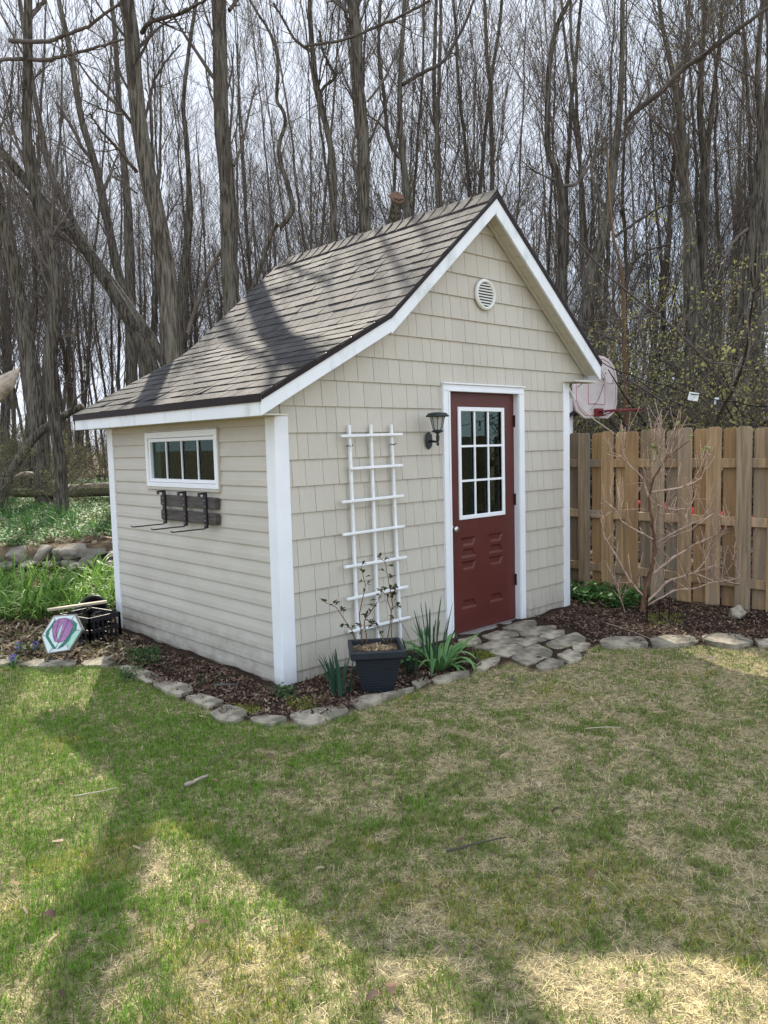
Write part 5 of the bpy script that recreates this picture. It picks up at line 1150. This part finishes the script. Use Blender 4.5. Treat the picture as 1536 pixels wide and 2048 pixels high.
def crown_mesh(g, tp, tr, n1, n2, n3, h, t0=.25, ang1=(.35, .8), buds=0, l1=(.22, .42), up=.7, budsize=.03, rmin=.0028, o=None, t1=.98, l1abs=False, rs1=.27):
    P0, R0 = tp[None], tr[None]
    P1, R1 = spawn(g, P0, R0, n1, t0, t1, ang1, l1, 9, up, .10, rs1, .007, abs_len=l1abs)
    P2, R2 = spawn(g, P1, R1, n2, .15, 1, (.3, .75), (.28, .62), 7, up*.7, .13, .55, .0046)
    P3, R3 = spawn(g, P2, R2, n3, .15, 1, (.3, .8), (.3, .7), 5, up*.5, .15, .7, rmin)
    V, F = merge([tubes_np(P1, R1, 6), tubes_np(P2, R2, 4), tubes_np(P3, R3, 3)])
    bud = None
    if buds:
        i = g.integers(0, len(P3), buds); k = g.integers(1, 5, buds); B = P3[i, k]+g.normal(size=(buds, 3))*.03
        d = g.normal(size=(buds, 3)); d /= np.linalg.norm(d, axis=1, keepdims=True); s = np.cross(d, g.normal(size=(buds, 3))); s /= np.linalg.norm(s, axis=1, keepdims=True)
        L = budsize*(.5+g.random((buds, 1)))
        bud = (np.stack([B, B+d*L*.5+s*L*.35, B+d*L, B+d*L*.5-s*L*.35], 1).reshape(-1, 3), np.arange(4*buds).reshape(-1, 4))
    return (V, F), bud
def trunk_mesh(tp, tr, n=12, seed=0, rough=.035):
    P, Rr = tp[None], tr[None]; V, F = tubes_np(P, Rr, n); V = V.reshape(len(tp), n, 3)
    g = np.random.default_rng(seed); ang = np.arange(n)*2*np.pi/n
    nz = np.array([[mnoise.noise((math.cos(a)*1.3+seed, math.sin(a)*1.3, p[2]*1.1)) for a in ang] for p in tp])
    V = tp[:, None]+(V-tp[:, None])*(1+rough*2.2*nz[..., None]); return V.reshape(-1, 3), F
def make_tree(name, label, tp, tr, seed, n1, n2, n3, group=None, cat='tree', tmat='bark', **kw):
    g = np.random.default_rng(seed); base = tp[0].copy(); t = thing(name, label, cat, tuple(base), group)
    V, F = trunk_mesh(tp-base, tr, 12 if tr[0] > .06 else 7, seed); link('trunk', np_mesh('trunk', V, F, None, True), MT[tmat], t)
    (V, F), bud = crown_mesh(g, tp-base, tr, n1, n2, n3, 1, **kw)
    link('crown', np_mesh('crown', V, F, None, True), MT['twig'], t)
    if bud: link('leaf_bud', np_mesh('leaf_bud', *bud), MT['bud'], t)
    return t
def big_tree(label, pts, ws, d, top, seed, n1=14, n2=90, n3=420, limbs=(), name='bare_tree', tmat='bark', **kw):
    P = [np.array(at(a, b, d)) for a, b in pts]; r = [w*d/F_PX/2*.87 for w in ws]
    dv = P[0]-P[1]; dv /= abs(dv[2])+1e-6; dv[:2] = np.clip(dv[:2], -.25, .25)
    z = float(terrain(P[0][0], P[0][1]))
    if P[0][2] > z+.05:
        q = P[0]+dv*(P[0][2]-z+.1)*np.array([1, 1, 0])+np.array([0, 0, -(P[0][2]-z+.1)]); P.insert(0, q); r.insert(0, r[0]*1.15)
    else: P[0][2] = min(P[0][2], z-.05)
    P.insert(1, P[0]*.9+P[1]*.1); r.insert(1, r[0]*1.02); r[0] *= 1.28
    e = P[-1]-P[-2]; e = e/np.linalg.norm(e)
    while P[-1][2] < top: P.append(P[-1]+(e+np.array([0, 0, .25]))*1.8); r.append(max(r[-1]*.84, .03))
    n = max(30, int((P[-1][2]-P[0][2])/.28)); tp = catmull(P, n); tr = np.interp(np.linspace(0, len(P)-1, n), range(len(P)), r)
    g = np.random.default_rng(seed); tp[2:] += np.cumsum(g.normal(size=(n-2, 3)), 0)*.0025
    tr *= 1+np.clip(g.normal(size=n), -1.5, 1.5)*.02
    kw.setdefault('t0', .42); kw.setdefault('l1', (.14, .30))
    t = make_tree(name, label, tp, tr, seed, n1, n2, n3, tmat=tmat, **kw)
    if limbs:
        Vs = []
        for (lp_, w0, w1, dd) in limbs:
            k = len(lp_); Q = catmull([np.array(at(a, b, d+dd*i/(k-1))) for i, (a, b) in enumerate(lp_)], 6*k); Q[1:] += g.normal(size=Q[1:].shape)*.004
            Rl = np.linspace(w0, w1, 6*k)*d/F_PX/2; Vs.append(tubes_np(Q[None]-tp[0], Rl[None], 7))
            P2, R2 = spawn(g, Q[None]-tp[0], Rl[None], 9, .25, 1, (.4, .9), (.25, .5), 7, .5, .13, .5, .006); P3, R3 = spawn(g, P2, R2, 45, .2, 1, (.3, .8), (.3, .6), 5, .4, .14, .7, .004)
            Vs += [tubes_np(P2, R2, 4), tubes_np(P3, R3, 3)]
        link('limb', np_mesh('limb', *merge(Vs), None, True), MT['twig'], t)
    return t
Z1 = lambda L: [(x/2.925, y/2.925) for x, y in L]
Z2 = lambda L: [(480+x/2.954, y/2.954) for x, y in L]
Z3 = lambda L: [(980+x/2.763, y/2.763) for x, y in L]
big_tree('S curved grey trunk rising from the ground cover in front of the fallen logs', [(128, 1022), (124, 960), (119, 900), (105, 800), (100, 720), (110, 640), (114, 560), (86, 444), (61, 342), (54, 250), (55, 171), (56, 90), (56, 0)], [27, 26, 27, 29, 31, 30, 27, 26, 24, 22, 20, 20, 18], 13.6, 11, 1,
         limbs=[(Z1([(175, 100), (230, 40), (290, -40)]), 10, 6, .3), (Z1([(60, 235), (130, 242), (280, 240), (400, 200), (520, 150), (640, 60), (720, 20)]), 9, 4, -1.5), (Z1([(150, 345), (270, 350), (400, 320), (560, 280), (720, 230)]), 8, 4, -1.2), (Z1([(130, 345), (20, 350), (-60, 380)]), 8, 5, -.5), (Z1([(170, 480), (230, 430), (330, 330)]), 5, 2, .4)])
big_tree('thick leaning dark trunk that passes behind the left roof edge', [(362, 800), (345, 715), (338, 581), (318, 444), (297, 342), (285, 270), (277, 205), (270, 130), (267, 68), (258, 0)], [48, 46, 44, 39, 37, 35, 34, 33, 32, 30], 10.4, 9.5, 2, n1=8, n2=40, n3=140,
         limbs=[(Z1([(830, 190), (880, 130), (1020, 90), (1150, 30), (1240, -30)]), 9, 4, -1), (Z1([(850, 690), (900, 480), (970, 360), (1060, 260)]), 6, 3, .5), (Z1([(800, 1010), (700, 880), (600, 770), (520, 660)]), 8, 3, -.6), (Z1([(950, 1330), (1000, 1240), (1060, 1130)]), 4, 2, .3), (Z1([(800, 1130), (720, 1060), (650, 980)]), 4, 2, .3)])
big_tree('tallest straight trunk with knots behind the left slope of the roof', [(466, 700), (462, 620), (458, 547), (456, 460), (455, 376), (449, 300), (444, 240), (442, 170), (441, 103), (439, 0)], [40, 38, 36, 35, 35, 33, 32, 31, 31, 30], 12.3, 10.5, 3, n1=8, n2=40, n3=140,
         limbs=[(Z1([(1340, 60), (1380, 10), (1420, -60)]), 8, 5, .2), (Z1([(1370, 970), (1420, 830), (1460, 640), (1500, 500)]), 6, 3, .3), (Z1([(1300, 1450), (1220, 1600), (1150, 1790), (1100, 1950)][::-1]), 8, 7, 0)])
big_tree('massive grey double trunk at the far left behind the S curved tree', [(84, 945), (76, 860), (66, 780), (52, 690), (38, 600), (22, 510), (4, 430), (-20, 330)], [38, 42, 42, 38, 32, 30, 28, 26], 16.5, 12, 4, n1=12)
big_tree('slanting trunk crossing upward to the left edge behind the S curved tree', [(330, 790), (270, 660), (222, 575), (160, 480), (113, 430), (68, 376), (20, 318), (-20, 270)], [30, 28, 26, 24, 22, 21, 20, 18], 15.0, 11, 5, n1=14)
big_tree('second slanting trunk just above and parallel to the first one', [(350, 770), (308, 684), (262, 620), (222, 564), (164, 478), (105, 350), (80, 250), (60, 130)], [26, 24, 22, 20, 17, 15, 12, 10], 15.6, 11.5, 6, n1=14)
big_tree('leaning forked trunk rising between the slanting trunks and the dark leaning one', [(292, 760), (270, 640), (240, 550), (205, 380), (185, 300), (165, 230), (140, 80), (120, -10)], [24, 22, 20, 17, 15, 14, 12, 10], 17, 12, 7, n1=16, limbs=[(Z1([(600, 1100), (550, 960), (480, 860), (420, 740), (330, 600)]), 9, 5, .5), (Z1([(610, 1110), (660, 980), (690, 900)]), 7, 3, .5)])
big_tree('pale tall trunk with upswept limbs between the two big left trunks', [(262, 700), (258, 500), (252, 380), (240, 260), (235, 170), (228, 60), (222, 0)], [26, 22, 17, 13, 12, 10, 9], 22, 15, 8, n1=14, n2=80, n3=280)
big_tree('slim dark trunk right of the big leaning trunk', [(365, 680), (368, 560), (380, 440), (378, 360), (372, 270), (368, 200), (385, 60), (395, -10)], [20, 18, 13, 11, 10, 9, 8, 7], 17, 12, 9, n1=14, n2=80, n3=300)
big_tree('bent dark trunk rising behind the middle of the roof, left of the thick upright one', Z2([(545, 1500), (550, 1300), (552, 1000), (525, 820), (470, 600), (445, 480), (425, 280), (410, 60), (408, -40)]), [16, 15, 15, 14, 14, 13, 12, 10, 9], 15, 11.5, 10,
         limbs=[(Z2([(475, 590), (490, 520), (555, 460), (520, 370), (490, 300), (470, 180)]), 7, 4, .2), (Z2([(415, 300), (330, 240), (280, 160), (200, 20)]), 6, 4, .2)])
big_tree('thick upright trunk rising behind the middle of the roof ridge', Z2([(752, 1500), (745, 1390), (735, 1150), (733, 900), (718, 640), (700, 460), (685, 200), (655, 0)]), [28, 27, 26, 27, 23, 22, 22, 24], 14.2, 11, 11, n1=10,
         limbs=[(Z2([(755, 600), (850, 470), (910, 350), (960, 250)]), 5, 3, .4), (Z2([(690, 760), (665, 900), (690, 1050), (720, 1200)][::-1]), 6, 5, -.1), (Z2([(640, 70), (560, 10), (500, -40)]), 7, 4, 0), (Z2([(380, 275), (500, 255), (640, 225), (800, 160), (960, 90), (1120, 5)]), 5, 5, -1.5)])
big_tree('slender trunk with a long right hand limb above the roof ridge', Z2([(1010, 1400), (990, 1200), (970, 1000), (950, 760), (945, 560), (955, 300), (970, 0)]), [24, 21, 15, 13, 12, 10, 9], 15, 11.5, 12, n1=16, limbs=[(Z2([(960, 500), (1060, 440), (1190, 370), (1240, 300), (1330, 140), (1380, 0)]), 8, 5, .4), (Z2([(960, 950), (880, 820), (850, 560), (820, 300), (830, 0)]), 9, 6, .5)])
big_tree('sinuous thin tree with wavy stem left of the bent dark trunk', Z2([(150, 1470), (240, 1340), (305, 1240), (285, 1120), (235, 960), (225, 850), (262, 720), (240, 640), (208, 580), (215, 350), (160, 180), (40, -20)]), [9, 13, 13, 12, 10, 9, 8, 8, 8, 7, 6, 5], 14.6, 11, 13, n1=14, n2=80, n3=300)
# broken snag behind the ridge
sn = thing('broken_snag', 'leaning broken trunk with a reddish cut end poking up behind the roof ridge', 'dead tree', tuple(at(752, 470, 13.0)))
b0 = np.array(at(735, 520, 13.0)); b1 = np.array(at(795, 394, 11.9)); base = b0+(b0-b1)*1.6; base[2] = float(terrain(base[0], base[1]))-.1
tp = np.linspace(base, b1, 26); V, F = trunk_mesh(tp, np.linspace(.125, .085, 26), 14, 4, .09); link('trunk', np_mesh('trunk', V-np.array(ORG[sn.name]), F, None, True), MT['bark'], sn)
m = MB(); dv = Vector(b1-b0).normalized(); m.lathe(Vector(b1)-dv*.03, [(.09, -.03), (.118, .0), (.112, .03), (.095, .034), (.05, .03), (.01, .028)], 16, dv); m.build('cut_end', MT['rawcut'], sn)
R3 = [('trunk with a kink at ridge height just right of the roof peak', [(400, 1650), (400, 1400), (400, 1150), (375, 980), (335, 880), (315, 770), (318, 450), (345, 220), (400, 60), (430, 0)], [24, 22, 19, 15, 14, 13, 12, 11, 9, 8], 15, 14),
      ('leaning trunk with a long rising right hand limb in the right woods', [(520, 1800), (570, 1480), (640, 1250), (680, 1000), (700, 800), (720, 600), (735, 350), (740, 0)], [28, 26, 22, 18, 16, 14, 12, 10], 14.5, 15),
      ('stout low forking trunk in the middle of the right woods', [(1130, 1900), (1120, 1700), (1108, 1450), (1100, 1250), (1070, 1000), (1055, 700), (1010, 420), (960, 180), (930, 0)], [44, 42, 38, 26, 22, 17, 12, 10, 8], 16, 16),
      ('upright trunk rising from the stout fork toward the upper right', [(1165, 1700), (1170, 1400), (1180, 1100), (1185, 900), (1160, 640), (1165, 380), (1180, 150), (1190, 0)], [24, 22, 20, 18, 14, 12, 10, 9], 16.3, 16),
      ('dark trunk leaning right near the right edge of the woods', [(1380, 1900), (1405, 1650), (1445, 1250), (1480, 950), (1490, 700), (1470, 480), (1480, 200), (1500, 0)], [30, 26, 22, 19, 16, 13, 11, 9], 14, 15),
      ('trunk at the right edge of the photo, half out of frame', [(1490, 1700), (1510, 1300), (1530, 1000), (1525, 700), (1540, 400), (1530, 0)], [24, 22, 18, 15, 13, 11], 15, 15)]
R3L = {1: [(Z3([(745, 690), (800, 620), (950, 500), (1070, 380), (1150, 325), (1280, 230), (1400, 140), (1540, 40)]), 11, 6, -1.2), (Z3([(650, 1190), (560, 960), (600, 840), (640, 760)]), 7, 4, .5), (Z3([(690, 1310), (850, 1200), (960, 1140), (1130, 1110)]), 6, 3, -.6)],
       0: [(Z3([(400, 1030), (480, 1010), (560, 900), (650, 760)]), 7, 4, .6), (Z3([(380, 1000), (250, 950), (180, 890)]), 4, 2, -.3)],
       4: [(Z3([(1440, 1250), (1340, 1340), (1290, 1420), (1260, 1330)]), 7, 4, -.4), (Z3([(1480, 900), (1360, 820), (1200, 900)]), 4, 2, -.6)]}
for i, (lb, pts, ws, d, top) in enumerate(R3): big_tree(lb, Z3(pts), ws, d, top, 30+i, n1=18, n2=130, n3=620, limbs=R3L.get(i, ()), buds=420, budsize=.034)
big_tree('slim orange brown forked sapling standing just beyond the basketball hoop', [(1252, 860), (1251, 740), (1249, 660), (1248, 579), (1240, 520), (1230, 481), (1222, 380), (1218, 300)], [12, 12, 11, 9, 7, 6, 5, 4], 11.5, 4.6, 44, n1=8, n2=30, n3=90, tmat='bark_b', limbs=[([(1249, 585), (1262, 540), (1273, 518), (1300, 500), (1345, 485)], 6, 3, -.4), ([(1266, 530), (1268, 450), (1262, 330), (1258, 250)], 5, 3, .2)], buds=60)
# leaning trunk, broken pale log, fallen logs on the left
def log_thing(name, label, pts, ws, d0, d1, mt, seed, rough=.12, twig=None, cat='log'):
    k = len(pts); P = catmull([np.array(at(a, b, d0+(d1-d0)*i/(k-1))) for i, (a, b) in enumerate(pts)], 8*k); r = np.interp(np.linspace(0, k-1, 8*k), range(k), ws)*(d0+d1)/2/F_PX/2
    t = thing(name, label, cat, tuple(P[0])); V, F = trunk_mesh(P-P[0], r, 14, seed, rough); V = np.concatenate([V, [P[0]-P[0], P[-1]-P[0]]]); n = 14; M_ = len(P)
    link('trunk', np_mesh('trunk', V, F, None, True), mt, t); mm = MB(); e = Vector(P[-1]-P[-2]).normalized(); mm.lathe(P[-1], [(r[-1]*.98, -.01), (r[-1]*.8, .015), (r[-1]*.3, .03)], 10, e); e = Vector(P[0]-P[1]).normalized(); mm.lathe(P[0], [(r[0]*.98, -.01), (r[0]*.8, .015), (r[0]*.3, .02)], 10, e); mm.build('broken_end', MT['deadwood'], t)
    if twig:
        mm = MB(); g = random.Random(seed)
        for (tp_, w) in twig: mm.tube([at(a, b, (d0+d1)/2+.1) for a, b in tp_], [w*(1-.6*i/(len(tp_)-1)) for i in range(len(tp_))], 6)
        mm.build('branch', MT['twig'], t, smooth=True)
    return t
log_thing('leaning_trunk', 'dark fallen trunk slanting from the left edge up toward the shed eave', [(-4, 1020), (4, 985), (14, 955), (34, 922), (61, 884), (84, 862), (105, 846), (136, 827), (165, 812)], [30, 27, 22, 19, 17, 16, 16, 14, 13], 15.2, 15.6, MT['bark'], 3, .06,
          [([(142, 826), (148, 800), (150, 748), (147, 700), (150, 660)], .025), ([(150, 800), (165, 786), (178, 772), (190, 764)], .02), ([(150, 770), (136, 764), (118, 758)], .010), ([(150, 775), (135, 771), (120, 766)], .008), ([(148, 690), (165, 680), (185, 668)], .008), ([(150, 745), (175, 730), (195, 722)], .008)], 'fallen tree')
log_thing('broken_log', 'pale barkless broken log end jutting in at the left edge', [(-60, 830), (-20, 795), (8, 770), (24, 752), (37, 738)], [34, 36, 34, 20, 5], 10.2, 10.4, MT['deadwood'], 8, .28)
log_thing('fallen_log', 'long pale fallen log lying on the woodland floor behind the S curved tree', [(28, 958), (45, 950), (68, 951), (90, 962), (112, 970), (146, 976), (190, 972), (240, 970)], [10, 13, 13, 12, 12, 13, 12, 11], 17.5, 18.2, MT['deadwood'], 9, .15)
log_thing('fallen_log', 'mossy brown fallen log half buried in greenery in front of the pale log', [(20, 985), (60, 986), (110, 986), (150, 985), (200, 983), (250, 984)], [16, 18, 18, 20, 19, 18], 16.2, 16.8, MT['moss'], 10, .12)
# woods: a few kinds of slender bare trees, copied
def proto(kind, seed):
    g = np.random.default_rng(seed); h = g.uniform(13, 18); n = 36; t = np.linspace(0, 1, n)
    lean = g.normal(size=2)*.055; w = np.cumsum(g.normal(size=(n, 2))*.022, 0); w = w-w[0]
    tp = np.stack([lean[0]*t*h+w[:, 0], lean[1]*t*h+w[:, 1], t*h-.15], -1); r0 = g.uniform(.045, .095); tr = r0*(1-.86*t**1.1); tr[:2] *= np.array([1.35, 1.12])
    return tp, tr
WL = 'slender bare tree in the crowded woods behind the shed'; WG = 'slender bare trees of the woods'
protos = []
def copy_thing(o, loc, rz, sc, group, label):
    c = o.copy(); scene.collection.objects.link(c); c.location = loc; c.rotation_euler = (0, 0, rz); c.scale = (sc, sc, sc*1.0)
    c['group'] = group; c['label'] = label
    for ch in o.children: d = ch.copy(); scene.collection.objects.link(d); d.parent = c
    return c
WOODS = []
gw = np.random.default_rng(99)
def wood_spots(n, d0, d1, mind, pa=-230, pb=1760):
    out = []; tries = 0
    while len(out) < n and tries < 6000:
        tries += 1; d = math.sqrt(gw.uniform(d0*d0, d1*d1)); px = gw.uniform(pa, pb); p = at(px, 1000, d)
        if p.x < 4.9 and p.y < 3.6: continue
        sx, sy = p.x+1.0, p.y+1.0; s_ = sx*.476+sy*.879
        if abs(sx*.879-sy*.476) < 3.9 and s_ < 27: continue       # a clearing: the sun reaches the roof and lawn through here
        if any((p.x-q[0])**2+(p.y-q[1])**2 < mind**2 for q in WOODS): continue
        WOODS.append((p.x, p.y)); out.append((p.x, p.y, d, px))
    return out
spots = wood_spots(20, 15.5, 20, 1.0)+wood_spots(34, 20, 29, .9)+wood_spots(50, 29, 44, .7)+wood_spots(34, 28, 42, .45, -150, 700)
NP_ = 9
for i, (x, y, d, px) in enumerate(spots):
    k = i % NP_; z = float(terrain(x, y))
    if i < NP_:
        tp, tr = proto('a', 200+i); tp = tp+np.array([x, y, z])
        o = make_tree('slender_tree', WL, tp, tr, 300+i, 32, 200, 1500, group=WG, t0=.16, ang1=(.30, .62), l1=(.18, .36), up=.55, buds=260 if i % 3 == 0 else 0, budsize=.04)
        protos.append(o)
    else: copy_thing(protos[k], (x, y, z), gw.uniform(0, 6.28), gw.uniform(.8, 1.15) if i < 104 else gw.uniform(1.0, 1.3), WG, WL)
# budding understorey shrubs beyond the fence and a few behind the shed
SL = 'twiggy understorey shrub with yellow green buds in the thicket beyond the fence'; SG = 'budding thicket shrubs'
def shrub_proto(seed, loc):
    g = np.random.default_rng(seed); t = thing('thicket_shrub', SL, 'shrub', loc, SG); n = 9; P = []; Rr = []
    for i in range(n):
        a = g.random()*6.28; L = g.uniform(2.2, 4.4); p = np.array([g.normal()*.12, g.normal()*.12, -.1]); d = np.array([math.cos(a)*.5, math.sin(a)*.5, 1.]); pts = [p]
        for k in range(11): d = d/np.linalg.norm(d)+np.array([math.cos(a)*.07, math.sin(a)*.07, -.03])+g.normal(size=3)*.10; p = p+d/np.linalg.norm(d)*L/11; pts.append(p)
        P.append(pts); Rr.append(np.linspace(g.uniform(.016, .032), .006, 12))
    P = np.array(P); Rr = np.array(Rr); P1, R1 = spawn(g, P, Rr, 90, .15, 1, (.5, 1.2), (.25, .5), 7, .25, .16, .6, .006); P2, R2 = spawn(g, P1, R1, 520, .1, 1, (.4, 1.1), (.3, .6), 5, .15, .2, .7, .0038)
    link('stem', np_mesh('stem', *tubes_np(P, Rr, 6), None, True), MT['twig'], t); link('twig', np_mesh('twig', *merge([tubes_np(P1, R1, 4), tubes_np(P2, R2, 3)]), None, True), MT['twig'], t)
    nb = 3600; i = g.integers(0, len(P2), nb); k = g.integers(1, 5, nb); B = P2[i, k]+g.normal(size=(nb, 3))*.025; d = g.normal(size=(nb, 3)); d /= np.linalg.norm(d, axis=1, keepdims=True); s = np.cross(d, g.normal(size=(nb, 3))); s /= np.linalg.norm(s, axis=1, keepdims=True); L = .027*(.4+g.random((nb, 1)))
    link('leaf_bud', np_mesh('leaf_bud', np.stack([B, B+d*L*.5+s*L*.35, B+d*L, B+d*L*.5-s*L*.35], 1).reshape(-1, 3), np.arange(4*nb).reshape(-1, 4)), MT['bud'], t); return t
sps = []; gs = np.random.default_rng(5)
for i in range(50):
    d = gs.uniform(11, 22); px = gs.uniform(1030, 1720) ; p = at(px, 1000, d)
    if p.x < 5.6: p.x += 1.2
    if d < 13.5 and px < 1360: continue
    loc = (p.x, p.y, float(terrain(p.x, p.y)))
    if len(sps) < 4: sps.append(shrub_proto(70+i, loc))
    else: copy_thing(sps[i % 4], loc, gs.uniform(0, 6.28), gs.uniform(.85, 1.75), SG, SL)
SL2 = 'thin twiggy bush with few buds on the woodland floor behind the shed'; SG2 = 'thin bushes behind the shed'
for i in range(24):
    d = gs.uniform(15, 24) if i < 9 else gs.uniform(20, 33); px = gs.uniform(-60, 620) if i < 9 else gs.uniform(-120, 300); p = at(px, 1000, d); copy_thing(sps[i % 4], (p.x, p.y, float(terrain(p.x, p.y))), gs.uniform(0, 6.28), gs.uniform(.5, .85), SG2, SL2)
# the far woods: one mass of stems and twigs
def far_woods():
    g = np.random.default_rng(17); n = 250; d = np.sqrt(g.uniform(40**2, 95**2, n)); px = g.uniform(-350, 1900, n); u = d*(px-768)/F_PX
    x = CAM.x+FH.x*d+RH.x*u; y = CAM.y+FH.y*d+RH.y*u; h = g.uniform(11, 19, n); K = 9; t = np.linspace(0, 1, K); ln = g.normal(size=(n, 2))*.06
    P = np.stack([x[:, None]+ln[:, :1]*t*h[:, None]+np.cumsum(g.normal(size=(n, K)), 1)*.07, y[:, None]+ln[:, 1:]*t*h[:, None]+np.cumsum(g.normal(size=(n, K)), 1)*.07, t[None]*h[:, None]+.5], -1); Rr = g.uniform(.07, .19, n)[:, None]*(1-.8*t)[None]
    P1, R1 = spawn(g, P, Rr, 1600, .12, .98, (.3, .8), (.15, .3), 5, .5, .12, .35, .009); P2, R2 = spawn(g, P1, R1, 7000, .1, 1, (.3, .9), (.4, .8), 4, .3, .15, .7, .006)
    n = 900; d = np.sqrt(g.uniform(30**2, 75**2, n)); px = g.uniform(-350, 1900, n); u = d*(px-768)/F_PX; x = CAM.x+FH.x*d+RH.x*u; y = CAM.y+FH.y*d+RH.y*u; h = g.uniform(1.5, 5, n)   # low brush
    k_ = np.arange(7)/6; a_ = g.random(n)*6.28; B = np.stack([x[:, None]+np.cos(a_)[:, None]*h[:, None]*.35*k_**1.5, y[:, None]+np.sin(a_)[:, None]*h[:, None]*.35*k_**1.5, terrain(x, y)[:, None]-.1+k_*h[:, None]], -1); Bn = np.repeat((g.uniform(.012, .03, n))[:, None], 7, 1)*(1-.7*k_)
    B1, N1 = spawn(g, B, Bn, 9000, .05, 1, (.4, 1.1), (.3, .7), 5, .3, .2, .6, .009)
    extra = [tubes_np(B, Bn, 4), tubes_np(B1, N1, 3)]
    o = link('distant_woods', np_mesh('distant_woods', *merge([tubes_np(P, Rr, 5), tubes_np(P1, R1, 3), tubes_np(P2, R2, 3)]+extra), None, True), MT['twig']); tag(o, 'dense bare woods far behind the shed fading into a mass of stems', 'woods', kind='stuff')
far_woods()
